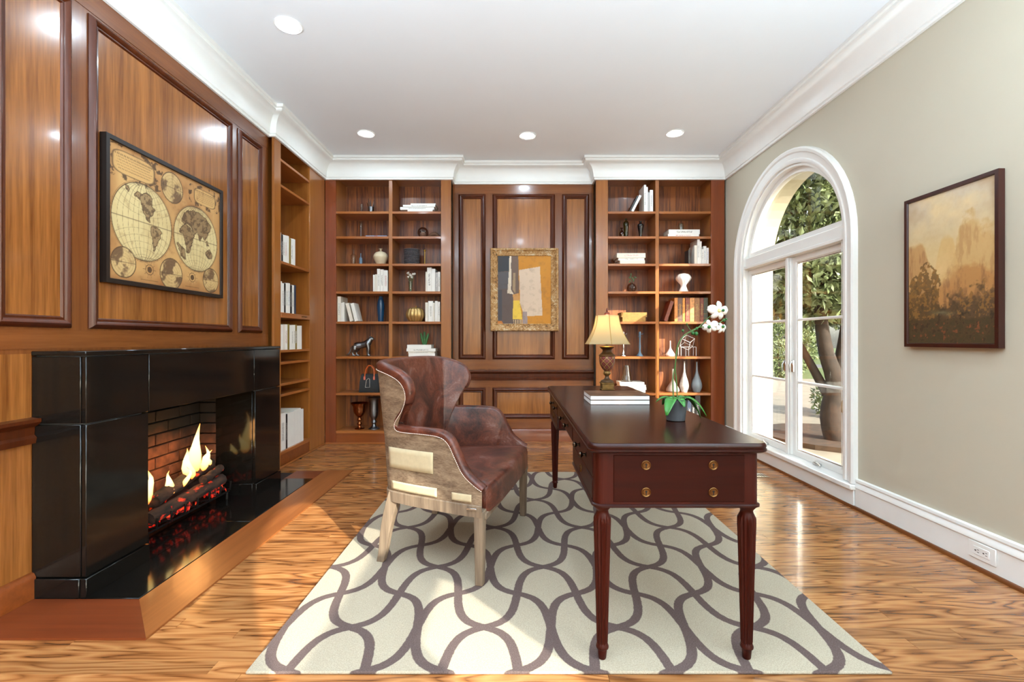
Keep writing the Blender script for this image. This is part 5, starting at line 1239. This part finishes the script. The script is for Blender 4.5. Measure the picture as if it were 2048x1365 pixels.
for sy in (-1, 1):
    hd = MB().tube([(-0.052, sy * 0.034, 0.150), (-0.05, sy * 0.024, 0.20), (-0.042, sy * 0.016, 0.255), (-0.015, sy * 0.014, 0.288), (0.015, sy * 0.014, 0.288), (0.042, sy * 0.016, 0.255), (0.05, sy * 0.024, 0.20), (0.052, sy * 0.034, 0.150)], 0.007, 8, flat=0.6).build('handle', 'orange_leather', o)
    for xx in (-0.052, 0.052): MB().box(xx - 0.010, xx + 0.010, sy * 0.0375 - 0.003, sy * 0.0375 + 0.003, 0.135, 0.172, 0.002).build('handle_tab', 'coral', hd)
MB().tube([(-0.04, -0.0495, 0.055), (-0.028, -0.044, 0.135), (-0.005, -0.0415, 0.152), (0.006, -0.042, 0.145), (0.008, -0.0495, 0.055), (-0.04, -0.0495, 0.055)], 0.0016, 5).build('stitched_outline', 'thread', o)
# bottom shelf
turned('goblet', 'wide-mouthed bronze goblet, bottom shelf of the left bookcase', 'goblet', 719, SH[7], [(0.052, 0), (0.052, 0.006), (0.022, 0.018), (0.016, 0.04), (0.026, 0.055), (0.014, 0.08), (0.026, 0.10), (0.016, 0.125), (0.040, 0.15), (0.062, 0.19), (0.068, 0.245), (0.095, 0.282), (0.085, 0.280), (0.06, 0.24), (0.05, 0.19), (0.02, 0.155)], 'bronze')
turned('candle_holder', 'tall pewter pedestal candle holder, bottom shelf of the left bookcase', 'candle holder', 748, SH[7], [(0.062, 0), (0.062, 0.006), (0.03, 0.025), (0.020, 0.06), (0.032, 0.075), (0.020, 0.10), (0.034, 0.125), (0.046, 0.16), (0.046, 0.30), (0.062, 0.335), (0.072, 0.345), (0.04, 0.345)], 'pewter')
# -- right bookcase
turned('bottle', 'tall slim green glass bottle, second shelf of the right bookcase', 'bottle', 1252, SH[1], [(0.018, 0), (0.020, 0.008), (0.024, 0.08), (0.030, 0.155), (0.024, 0.18), (0.010, 0.195), (0.012, 0.215), (0.008, 0.216)], 'green_glass')
turned('bottle', 'small amber bottle in front of the green one, second shelf of the right bookcase', 'bottle', 1243.5, SH[1], [(0.020, 0), (0.023, 0.01), (0.025, 0.05), (0.010, 0.075), (0.008, 0.09), (0.016, 0.105), (0.008, 0.106)], 'amber_glass', Y=YB + 0.07)
turned('vase', 'slender black vase, second shelf of the right bookcase', 'vase', 1281, SH[1], [(0.018, 0), (0.018, 0.006), (0.020, 0.05), (0.033, 0.135), (0.028, 0.155), (0.012, 0.168), (0.018, 0.185), (0.008, 0.184)], 'black_gloss')
turned('drinking_glass', 'clear drinking glass standing on the white books, second shelf of the right bookcase', 'glass', 1362, zglass, [(0.026, 0), (0.028, 0.004), (0.030, 0.04), (0.028, 0.07), (0.020, 0.088), (0.018, 0.085), (0.025, 0.06), (0.026, 0.01), (0.01, 0.008)], 'clear')
o = thing('glass_bud_vase', 'round smoked glass bud vase with a green sprig, fourth shelf of the right bookcase', 'vase', (fX(1263, YI), YI, SH[3] + 0.0005))
MB().lathe(spline([(0.03, 0), (0.048, 0.02), (0.054, 0.05), (0.040, 0.085), (0.016, 0.098), (0.018, 0.105)], 20), (0, 0, 0), 22, cap=False).build('vase', 'smoke_glass', o)
sg_ = MB().tube([(0, 0, 0.01), (0.002, 0, 0.10), (-0.005, 0, 0.19)], 0.0018, 5).tube([(0.001, 0, 0.08), (0.03, 0, 0.14), (0.05, 0, 0.168)], 0.0014, 5).build('sprig', 'green', o)
for (lx, lz, a) in ((-0.02, 0.12, 0.6), (0.012, 0.15, -0.5), (-0.018, 0.165, 0.7), (0.04, 0.165, -1.2), (0.022, 0.13, 0.2), (-0.006, 0.195, 0.1)):
    MB().ball((0, 0, 0), (0.006, 0.002, 0.016), 8, 6).xf(Matrix.Translation((lx, 0, lz)) @ Matrix.Rotation(a, 4, 'Y')).build('leaf', 'green', sg_)
turned('sculptural_vase', 'white ribbed hourglass vase, fourth shelf of the right bookcase', 'vase', 1367, SH[3], [(0.050, 0), (0.052, 0.006), (0.036, 0.045), (0.030, 0.075), (0.052, 0.105), (0.078, 0.140), (0.080, 0.165), (0.058, 0.195), (0.02, 0.205)], 'white_ceramic', fn=lambda a, z: 1 - 0.05 * abs(math.cos(5 * a)) ** 3, seg=60)
cp = [(0.036, 0), (0.036, 0.006), (0.018, 0.03), (0.010, 0.06), (0.012, 0.10), (0.009, 0.15), (0.010, 0.20), (0.016, 0.215), (0.011, 0.225), (0.014, 0.250), (0.010, 0.268)]
for px, mt, lb in ((1246.5, 'silver', 'silver mercury-glass candlestick behind the lamp, sixth shelf of the right bookcase'), (1279.5, 'bluegrey_metal', 'blue-grey candlestick, sixth shelf of the right bookcase')):
    o = thing('candlestick', lb, 'candlestick', (fX(px, YI), YI, SH[5] + 0.0005), group='candlesticks')
    MB().lathe(spline(cp, 40), (0, 0, 0), 20).build('stem', mt, o); MB().tube([(-0.012, 0, 0.235), (0.012, 0, 0.236), (0.034, 0, 0.243), (0.036, 0, 0.252)], [0.003, 0.004, 0.004, 0.003], 6).build('snuffer_arm', mt, o)
tear = lambda r, h: [(r * 0.85, 0), (r, 0.012), (r * 0.92, h * 0.16), (r * 0.55, h * 0.33), (r * 0.22, h * 0.5), (r * 0.14, h * 0.65), (r * 0.13, h * 0.97), (r * 0.17, h), (r * 0.08, h)]
turned('bottle_vase', 'small white teardrop bottle vase, sixth shelf of the right bookcase', 'vase', 1340.5, SH[5], tear(0.050, 0.168), 'white_ceramic', group='teardrop bottle vases')
o = thing('wire_cube_ornament', 'white wireframe cube ornament on thin legs, sixth shelf of the right bookcase', 'ornament', (fX(1374.5, YI), YI, SH[5] + 0.0005))
Rm = Matrix.Rotation(math.radians(35.26), 3, 'X') @ Matrix.Rotation(math.radians(45), 3, 'Z'); hc = 0.050
cube = [Rm @ Vector((sx * hc, sy * hc, sz * hc)) + Vector((0, 0, 0.150)) for sx in (-1, 1) for sy in (-1, 1) for sz in (-1, 1)]
m = MB()
for i in range(8):
    for b in (1, 2, 4):
        if not i & b: m.tube([cube[i], cube[i | b]], 0.0028, 6)
m.build('cube_frame', 'white_ceramic', o)
s2 = 0.082; m = MB()
for sx in (-1, 1):
    for sy in (-1, 1): m.tube([(sx * s2, sy * s2 * 0.5, 0), (sx * s2, sy * s2 * 0.5, 0.10)], 0.0028, 6)
    m.tube([(sx * s2, -s2 * 0.5, 0.10), (sx * s2, s2 * 0.5, 0.10)], 0.0028, 6); m.tube([(-s2, sx * s2 * 0.5, 0.10), (s2, sx * s2 * 0.5, 0.10)], 0.0028, 6)
    m.tube([(sx * 0.016, 0, 0), (sx * 0.016, 0, 0.085)], 0.0028, 6)
m.build('stand', 'white_ceramic', o)
turned('glass_cone_vase', 'clear glass cone standing on the white book pile behind the desk lamp', 'vase', 1253, zcone, [(0.060, 0), (0.062, 0.004), (0.050, 0.06), (0.032, 0.165), (0.029, 0.165), (0.046, 0.06), (0.055, 0.014), (0.02, 0.012)], 'clear')
turned('bottle_vase', 'squat taupe teardrop bottle vase, leftmost of three, seventh shelf, right bookcase', 'vase', 1345.5, SH[6], tear(0.072, 0.250), 'taupe', group='teardrop bottle vases')
tall = lambda r, h: [(r * 0.62, 0), (r * 0.70, 0.01), (r, h * 0.18), (r * 0.86, h * 0.34), (r * 0.40, h * 0.56), (r * 0.20, h * 0.72), (r * 0.17, h * 0.97), (r * 0.22, h), (r * 0.1, h)]
turned('bottle_vase', 'tall mottled pearl bottle vase, middle of three, seventh shelf, right bookcase', 'vase', 1368.5, SH[6], tall(0.049, 0.335), 'pearl', group='teardrop bottle vases')
turned('bottle_vase', 'tall blue-grey bottle vase, rightmost of three, seventh shelf, right bookcase', 'vase', 1393.5, SH[6], tall(0.056, 0.330), 'grey_ceramic', group='teardrop bottle vases')

# ================================================================== ON THE DESK
# table lamp
LX, LY = 0.654, 3.34
lamp = thing('table_lamp', 'ornate burgundy and bronze urn table lamp with cream bell shade, lit, on the desk', 'lamp', (LX, LY, DZ + 0.0005))
def urn_mat():
    t = NT('burgundy_urn'); b = t.bsdf(0.4, 0.1); v = t.coords()
    sp = t.n('ShaderNodeSeparateXYZ'); t.l(v, sp.inputs[0])
    ang = t.math('ARCTAN2', sp.outputs[1], sp.outputs[0]); z = t.math('MULTIPLY', sp.outputs[2], 70)
    a1 = t.math('ABSOLUTE', t.math('SINE', t.math('ADD', t.math('MULTIPLY', ang, 3.5), z))); a2 = t.math('ABSOLUTE', t.math('SINE', t.math('SUBTRACT', t.math('MULTIPLY', ang, 3.5), z)))
    f = t.math('MINIMUM', a1, a2)
    t.l(t.ramp(f, [(0.16, S(168, 132, 78)), (0.26, S(92, 40, 34)), (0.8, S(124, 60, 54))]), b.inputs['Base Color']); return t.m
M['urn'] = urn_mat(); M['oldgold'] = plain('antique_gold', (124, 92, 44), 0.4, 0.5, 0.3, 40); M['umber'] = plain('bronze_brown', (84, 60, 36), 0.45, 0.4, 0.3, 40)
MB().box(-0.045, 0.045, -0.045, 0.045, 0, 0.008, 0.002).box(-0.041, 0.041, -0.041, 0.041, 0.008, 0.042, 0.002).box(-0.046, 0.046, -0.046, 0.046, 0.042, 0.050, 0.003).build('plinth', 'oldgold', lamp)
MB().lathe(spline([(0.044, 0.050), (0.042, 0.062), (0.020, 0.075), (0.013, 0.092), (0.017, 0.100)], 20), (0, 0, 0), 28).build('pedestal', 'umber', lamp)
MB().lathe(spline([(0.018, 0.100), (0.027, 0.112), (0.024, 0.124), (0.018, 0.130)], 14), (0, 0, 0), 48, fn=lambda a, z: 1 - 0.10 * abs(math.sin(7 * a))).build('knop', 'oldgold', lamp)
MB().lathe(spline([(0.018, 0.130), (0.036, 0.150), (0.052, 0.185), (0.055, 0.215), (0.053, 0.232)], 20), (0, 0, 0), 40).build('urn', 'urn', lamp)
MB().lathe(spline([(0.053, 0.232), (0.058, 0.238), (0.052, 0.246), (0.034, 0.262), (0.032, 0.280), (0.046, 0.292), (0.052, 0.300), (0.040, 0.306), (0.012, 0.312), (0.008, 0.325)], 30), (0, 0, 0), 32).build('neck', 'umber', lamp)
for rz_, rr_ in ((0.236, 0.057), (0.300, 0.052)): MB().lathe([(rr_ - 0.003, rz_ - 0.003), (rr_ + 0.001, rz_), (rr_ - 0.003, rz_ + 0.003)], (0, 0, 0), 32).build('gilt_rim', 'gold_metal', lamp)
def shade_mat():
    t = NT('cream_silk_shade'); d = t.n('ShaderNodeBsdfDiffuse', _Color=S(206, 190, 150)); tr_ = t.n('ShaderNodeBsdfTranslucent', _Color=S(226, 206, 166)); mx = t.n('ShaderNodeMixShader', _Fac=0.5)
    t.l(d.outputs[0], mx.inputs[1]); t.l(tr_.outputs[0], mx.inputs[2]); t.l(mx.outputs[0], t.out.inputs['Surface']); return t.m
M['shade'] = shade_mat()
shp = spline([(0.153, 0.318), (0.136, 0.345), (0.108, 0.400), (0.088, 0.460), (0.077, 0.520)], 16)
oct_ = lambda a, z: 1.0 / math.cos(((a + PI / 6) % (PI / 3)) - PI / 6) * 0.93
sd_ = MB().lathe(shp, (0, 0, 0), 48, fn=oct_, cap=False).build('shade', 'shade', lamp, 30)
mdf = sd_.modifiers.new('thick', 'SOLIDIFY'); mdf.thickness = 0.001
M['braid'] = plain('gold_braid', (176, 138, 70), 0.7)
for k in range(6):
    a = (k + 0.5) * PI / 3; MB().tube([(r * math.cos(a) * 1.075, r * math.sin(a) * 1.075, z) for r, z in shp], 0.0022, 6).build('seam', 'braid', sd_)
MB().tube([(0, 0, 0.318), (0, 0, 0.535)], 0.004, 8).build('harp', 'brass', lamp)
MB().lathe(spline([(0.006, 0.520), (0.019, 0.528), (0.016, 0.540), (0.006, 0.546), (0.008, 0.556), (0.002, 0.574)], 20), (0, 0, 0), 14).build('finial', 'bk_oxblood', lamp)
M['bulb'] = emit('lit_bulb', (255, 226, 170), 6.0)
MB().ball((0, 0, 0.40), (0.026, 0.026, 0.034), 16, 10).build('bulb', 'bulb', lamp)
bl_ = bpy.data.lights.new('lamp_bulb', 'POINT'); bl_.energy = 1.5; bl_.color = (1.0, 0.88, 0.66); bl_.shadow_soft_size = 0.035
bo = bpy.data.objects.new('lamp_bulb', bl_); COL.objects.link(bo); bo.parent = lamp; bo.location = (0, 0, 0.455)
# two large books
def cover_art():
    t = NT('dark_photo_cover'); b = t.bsdf(0.3); f = t.noise(t.coords((1, 3, 1)), 9, 4, 0.6, 0.5)
    t.l(t.ramp(f, [(0.35, S(30, 22, 20)), (0.5, S(74, 52, 40)), (0.6, S(120, 82, 52)), (0.72, S(170, 160, 150))]), b.inputs['Base Color']); return t.m
M['art'] = cover_art()
for k, lb in enumerate(('lower of two large dark-covered books lying on the desk', 'upper of two large dark-covered books lying on the desk')):
    r = thing('book', lb, 'book', (0.572, 2.684, DZ + 0.0004 + 0.0245 * k), group='large books on the desk')
    MB().box(-0.160, 0.160, -0.126, 0.126, 0, 0.0018).box(-0.160, 0.160, -0.126, 0.126, 0.0222, 0.024).box(-0.160, 0.160, 0.1245, 0.126, 0.0018, 0.0222).build('cover', 'art', r, 0)
    MB().box(-0.158, 0.158, -0.1245, 0.1240, 0.002, 0.022).build('pages', plain('white_page_edges', (236, 236, 232), 0.8, var=0.02), r, 0)
# orchid
OX, OY = 0.702, 2.062
orc = thing('potted_orchid', 'white orchid with arching stems in a grey pot on the desk', 'potted plant', (OX, OY, DZ + 0.0005))
M['pot'] = plain('charcoal_pot', (72, 74, 78), 0.5); M['soil'] = plain('potting_bark', (56, 40, 28), 0.95, var=0.4, scale=60); M['orchid_leaf'] = plain('orchid_leaf', (52, 120, 44), 0.38, var=0.25, scale=14); M['orchid_stem'] = plain('orchid_stem', (70, 104, 48), 0.5); M['bud'] = plain('orchid_bud', (38, 96, 40), 0.5); M['lip'] = plain('orchid_lip', (222, 222, 130), 0.5)
MB().lathe([(0.036, 0), (0.039, 0.002), (0.049, 0.088), (0.050, 0.092), (0.047, 0.092), (0.044, 0.075), (0.01, 0.074)], (0, 0, 0), 36).build('pot', 'pot', orc)
MB().lathe([(0.0445, 0.072), (0.045, 0.080), (0.02, 0.083)], (0, 0, 0), 20).build('soil', 'soil', orc)
def leaf(name, mat, par, base, dirv, L, w, droop, rise, n=8, thick=0.0012, tip=0.0):
    d = Vector((dirv[0], dirv[1], 0)).normalized(); sdv = Vector((-d.y, d.x, 0)); base = Vector(base); P = []
    for i in range(n + 1):
        t = i / n; c = base + d * (L * t * (1 - 0.12 * t * droop / max(L, .01))) + Vector((0, 0, rise * t * 2 - (rise * 2 + droop) * t * t))
        ww = w * (math.sin(PI * min(1, 0.10 + 0.86 * t)) ** 0.7); row = []
        for j in (-1, -0.5, 0, 0.5, 1): row.append(c + sdv * ww * j + Vector((0, 0, 0.22 * w * j * j)))
        P.append(row)
    o = MB().grid(P).build(name, mat, par, 70); md = o.modifiers.new('thick', 'SOLIDIFY'); md.thickness = thick; return o
for (dx, dy, L_, w_, dr, ri) in ((-0.75, -0.9, 0.095, 0.024, 0.055, 0.035), (1, -0.55, 0.120, 0.020, 0.060, 0.045), (-1, 0.1, 0.075, 0.018, 0.010, 0.030), (0.75, 0.3, 0.11, 0.022, 0.045, 0.045), (0.2, -1, 0.060, 0.017, 0.020, 0.028), (-0.35, 0.9, 0.08, 0.02, 0.03, 0.035), (0.4, 0.9, 0.08, 0.02, 0.04, 0.035), (1, -0.05, 0.105, 0.019, 0.075, 0.045)):
    leaf('leaf', 'orchid_leaf', orc, (0.010 * dx, 0.010 * dy, 0.086), (dx, dy), L_, w_, dr, ri)
gz = lambda py: fZ(py, OY) - DZ; gx = lambda px: fX(px, OY) - OX
s1 = spline([(gx(1347), 0, 0.08), (gx(1346), 0, gz(760)), (gx(1352), 0.005, gz(725)), (gx(1359), 0.01, gz(688)), (gx(1375), 0.01, gz(668)), (gx(1400), 0.0, gz(655)), (gx(1425), -0.005, gz(655)), (gx(1440), -0.005, gz(645)), (gx(1448), 0, gz(640))], 40)
s2 = spline([(gx(1355), 0, 0.08), (gx(1353), 0, gz(765)), (gx(1350), -0.005, gz(735)), (gx(1353), -0.01, gz(695)), (gx(1366), -0.01, gz(672)), (gx(1390), 0, gz(660)), (gx(1406), 0.005, gz(648)), (gx(1424), 0.008, gz(631)), (gx(1441), 0.01, gz(623))], 40)
st1 = MB().tube(s1, [0.0030 - 0.0013 * k / 39 for k in range(40)], 7).build('flower_stem', 'orchid_stem', orc); st2 = MB().tube(s2, [0.0028 - 0.0012 * k / 39 for k in range(40)], 7).build('flower_stem', 'orchid_stem', orc)
for px, py, r in ((1366, 662, 0.0055), (1374, 649, 0.004), (1386, 667, 0.0075), (1393, 668, 0.008), (1394, 658, 0.006), (1436, 609, 0.008), (1448, 641, 0.007), (1453, 639, 0.004)):
    MB().ball((gx(px), 0.002, gz(py)), (r, r, r * 1.15), 10, 8).build('bud', 'bud', orc)
MB().tube([(gx(1384), 0, gz(663)), (gx(1378), 0, gz(657)), (gx(1374), 0.002, gz(649))], 0.0013, 5).build('twig', 'orchid_stem', orc); MB().tube([(gx(1424), 0.008, gz(631)), (gx(1432), 0.005, gz(620)), (gx(1436), 0.002, gz(609))], 0.0013, 5).build('twig', 'orchid_stem', orc)
def petal(par, c, ang, L, w, nrm):
    P = []; n = 6; N = Vector(nrm).normalized(); U = Vector((0, 0, 1)); U = (U - N * U.dot(N)).normalized(); R = U.cross(N)
    d = R * math.cos(ang) + U * math.sin(ang); s_ = R * -math.sin(ang) + U * math.cos(ang)
    for i in range(n + 1):
        t = i / n; ww = w * (max(0.0, math.sin(PI * (0.06 + 0.90 * t))) ** 0.6) * (0.55 + 0.45 * t); cc = Vector(c) + d * L * t + N * (0.006 * math.sin(PI * t) - 0.010 * t * t)
        P.append([cc + s_ * ww * j - N * 0.004 * j * j for j in (-1, -0.5, 0, 0.5, 1)])
    o = MB().grid(P).build('petal', 'petal', par, 70); md = o.modifiers.new('thick', 'SOLIDIFY'); md.thickness = 0.0008; return o
for px, py, sc, nr, roll in ((1435, 622, 1.18, (0.1, -1, -0.1), -0.08), (1417, 653, 0.86, (-0.5, -1, 0.0), 0.35), (1441, 656, 0.68, (0.2, -1, 0.1), 0.15)):
    c = Vector((gx(px), -0.014, gz(py)))
    N = Vector(nr).normalized()
    f = MB().ball(c + N * 0.004, (0.006 * sc, 0.005 * sc, 0.007 * sc), 10, 8).build('flower', 'lip', orc)
    for a, L_, w_ in ((0.1, 0.040, 0.021), (PI - 0.1, 0.040, 0.021), (PI / 2, 0.034, 0.013), (-PI / 2 + 0.55, 0.036, 0.014), (-PI / 2 - 0.55, 0.036, 0.014)):
        petal(f, c, a + roll, L_ * sc, w_ * sc, nr)
for px, py, r in ((1442, 622, 0.0065), (1414, 655, 0.0075), (1442, 654, 0.0065)):
    MB().ball((gx(px), -0.022, gz(py)), (r, r * 0.8, r), 10, 8).build('bud', 'bud', orc)

# ================================================================== OUTSIDE THE WINDOW
M['paving'] = plain('pale_paving', (146, 136, 120), 0.85, var=0.12, scale=4); M['lawn'] = plain('lawn_grass', (92, 106, 58), 0.95, var=0.25, scale=6); M['road'] = plain('asphalt', (104, 104, 104), 0.9)
M['trunk'] = plain('tree_bark', (48, 38, 30), 0.9, var=0.35, scale=9, bump=0.6); M['soil2'] = plain('garden_soil', (70, 54, 40), 0.95, var=0.3)
def leaf_mat(name, c1, c2, gloss=0.4):
    t = NT(name); b = t.bsdf(gloss); f = t.noise(t.coords(), 3.5, 4)
    t.l(t.ramp(f, [(0.3, S(*c1)), (0.7, S(*c2))]), b.inputs['Base Color'])
    b.inputs['Transmission Weight'].default_value = 0.0
    return t.m
M['leafa'] = leaf_mat('glossy_evergreen_leaf', (58, 72, 42), (140, 152, 108), 0.28); M['leafb'] = leaf_mat('shrub_leaf', (78, 92, 52), (132, 142, 94), 0.5); M['leafc'] = leaf_mat('far_tree_leaf', (78, 92, 62), (124, 136, 98), 0.7)
gs = struct(MB().box(XR + 0.31, 70, -30, 80, -0.45, -0.30).build('ground', 'lawn', None, 0))
struct(MB().box(XR + 0.305, 13.0, -12, 15.5, -0.299, -0.16).build('terrace', 'paving', None, 0))
struct(MB().prism([(11, 24), (40, 24), (40, 27), (11, 27)], fplan, -0.298, -0.28).build('street', 'road', None, 0))
struct(MB().prism(arc(4.1, 6.1, 0.85, 0, 345, 20), fplan, -0.159, -0.10).build('planting_bed', 'soil2', None, 0))
def foliage(name, blobs, n, size, mat, parent=None, seed=1):
    rs = np.random.RandomState(seed); V = []; F = []
    tot = sum(b[1][0] * b[1][1] * b[1][2] for b in blobs)
    for (c, r) in blobs:
        k = int(n * r[0] * r[1] * r[2] / tot) + 1
        u = rs.normal(size=(k, 3)); u /= np.linalg.norm(u, axis=1)[:, None]; rad = rs.uniform(0.45, 1.0, (k, 1)) ** 0.5
        P = np.array(c) + u * rad * np.array(r); d = rs.normal(size=(k, 3)) + u * 1.2 + np.array((0, 0, 0.2)); d /= np.linalg.norm(d, axis=1)[:, None]
        s_ = np.cross(d, rs.normal(size=(k, 3))); s_ /= np.linalg.norm(s_, axis=1)[:, None]; L = size * rs.uniform(0.6, 1.2, (k, 1)); nrm = np.cross(d, s_)
        base = len(V)
        q = np.stack([P, P + d * L * 0.5 + s_ * L * 0.22 + nrm * L * 0.06, P + d * L, P + d * L * 0.5 - s_ * L * 0.22 + nrm * L * 0.06], 1).reshape(-1, 3)
        V += q.tolist(); F += [(base + 4 * i, base + 4 * i + 1, base + 4 * i + 2, base + 4 * i + 3) for i in range(k)]
    me = bpy.data.meshes.new(name); me.from_pydata(V, [], F); me.materials.append(M[mat]); o = bpy.data.objects.new(name, me); COL.objects.link(o)
    if parent: o.parent = parent
    o['kind'] = 'stuff'; return o
TX, TY = 3.90, 5.85
tree = thing('evergreen_tree', 'broad-leaved evergreen tree with forked trunk just outside the arched window', 'tree', (TX, TY, -0.155))
MB().tube(spline([(0.05, -0.05, 0), (0.0, 0, 0.35), (0.04, -0.02, 0.75), (-0.05, 0.02, 1.15), (-0.12, 0.02, 1.7), (-0.1, 0.1, 2.6)], 18), [0.135 - 0.005 * k for k in range(18)], 12).build('trunk', 'trunk', tree)
MB().tube(spline([(0.04, -0.02, 0.70), (0.16, 0.02, 1.15), (0.22, 0.05, 1.6), (0.3, 0.2, 2.5)], 14), [0.085 - 0.004 * k for k in range(14)], 10).build('branch', 'trunk', tree)
MB().tube(spline([(0.0, 0.02, 0.55), (-0.16, 0.12, 0.95), (-0.30, 0.26, 1.40), (-0.40, 0.4, 2.2)], 14), [0.062 - 0.003 * k for k in range(14)], 10).build('branch', 'trunk', tree)
foliage('foliage', [((0.0, 0.4, 2.75), (1.15, 1.3, 0.95)), ((0.6, 0.9, 2.1), (0.9, 1.2, 0.6)), ((-0.3, -0.2, 2.2), (0.75, 0.7, 0.5)), ((0.3, 1.4, 3.3), (0.9, 1.0, 0.7)), ((0.05, 0.25, 1.95), (0.75, 0.8, 0.5))], 28000, 0.125, 'leafa', tree, 3)
def shrub(label, x, y_, r, hgt, n, size, mat, seed):
    t = thing('shrub', label, 'shrub', (x, y_, -0.30), group='garden shrubs')
    MB().tube([(0, 0, 0), (0.02, 0, hgt * 0.35), (0, 0.03, hgt * 0.7)], [0.05, 0.04, 0.02], 8).build('stem', 'trunk', t)
    foliage('foliage', [((0, 0, hgt * 0.5), (r, r, hgt * 0.5)), ((r * 0.4, r * 0.3, hgt * 0.7), (r * 0.6, r * 0.6, hgt * 0.35))], n, size, mat, t, seed)
shrub('rounded yellow-green shrub at the edge of the terrace outside', 9.4, 16.9, 0.9, 1.35, 3000, 0.13, 'leafb', 11)
shrub('taller green shrub on the lawn beyond the terrace', 11.6, 20.5, 1.4, 2.3, 3500, 0.18, 'leafb', 12)
shrub('low dark shrub beside the evergreen trunk outside', 5.6, 7.9, 0.55, 0.8, 2200, 0.09, 'leafa', 13)
FT_ = [('tall pale green tree far off, behind the left casement', 14.5, 29, 4.2, 8.5), ('tall pale green tree far off, behind the right casement', 25.5, 33, 4.5, 9.0), ('dark spreading tree beyond the street, between the two pale ones', 36, 45, 6, 11), ('pale green tree at the far left of the garden view', 14, 40, 5, 10)]
for k, (lb, x, y_, r, h) in enumerate(FT_):
    t = thing('garden_tree', lb, 'tree', (x, y_, -0.30), group='trees beyond the lawn')
    MB().tube([(0, 0, 0), (0.1, 0, h * 0.3), (0, 0.1, h * 0.7)], [0.25, 0.2, 0.08], 8).build('trunk', 'trunk', t)
    foliage('foliage', [((0, 0, h * 0.62), (r, r, h * 0.42)), ((r * 0.4, -r * 0.3, h * 0.45), (r * 0.6, r * 0.6, h * 0.3))], 6000, 0.36, 'leafc', t, 40 + k)
# brick house across the street
hs_ = thing('brick_house', 'red brick house across the street, seen through the window panes', 'house', (17, 54, -0.30))
M['redbrick'] = plain('red_brick', (176, 92, 66), 0.9, var=0.15, scale=8); M['roofing'] = plain('brown_shingles', (120, 96, 84), 0.9, var=0.2, scale=6)
bx('wall', 'redbrick', hs_, -4, 12, 0, 8, 0, 2.7)
MB().prism([(-0.6, 2.7), (8.6, 2.7), (4, 5.2)], lambda a, b, h: Vector((h, a, b)), -4.6, 12.6).build('roof', 'roofing', hs_, 0)
for xx in (-2.2, 1.2, 4.6, 8.0):
    w_ = bx('window', 'white', hs_, xx, xx + 1.3, -0.06, -0.005, 0.9, 2.2); bx('window_glass', 'bk_navy', w_, xx + 0.1, xx + 1.2, -0.075, -0.061, 1.0, 2.1)
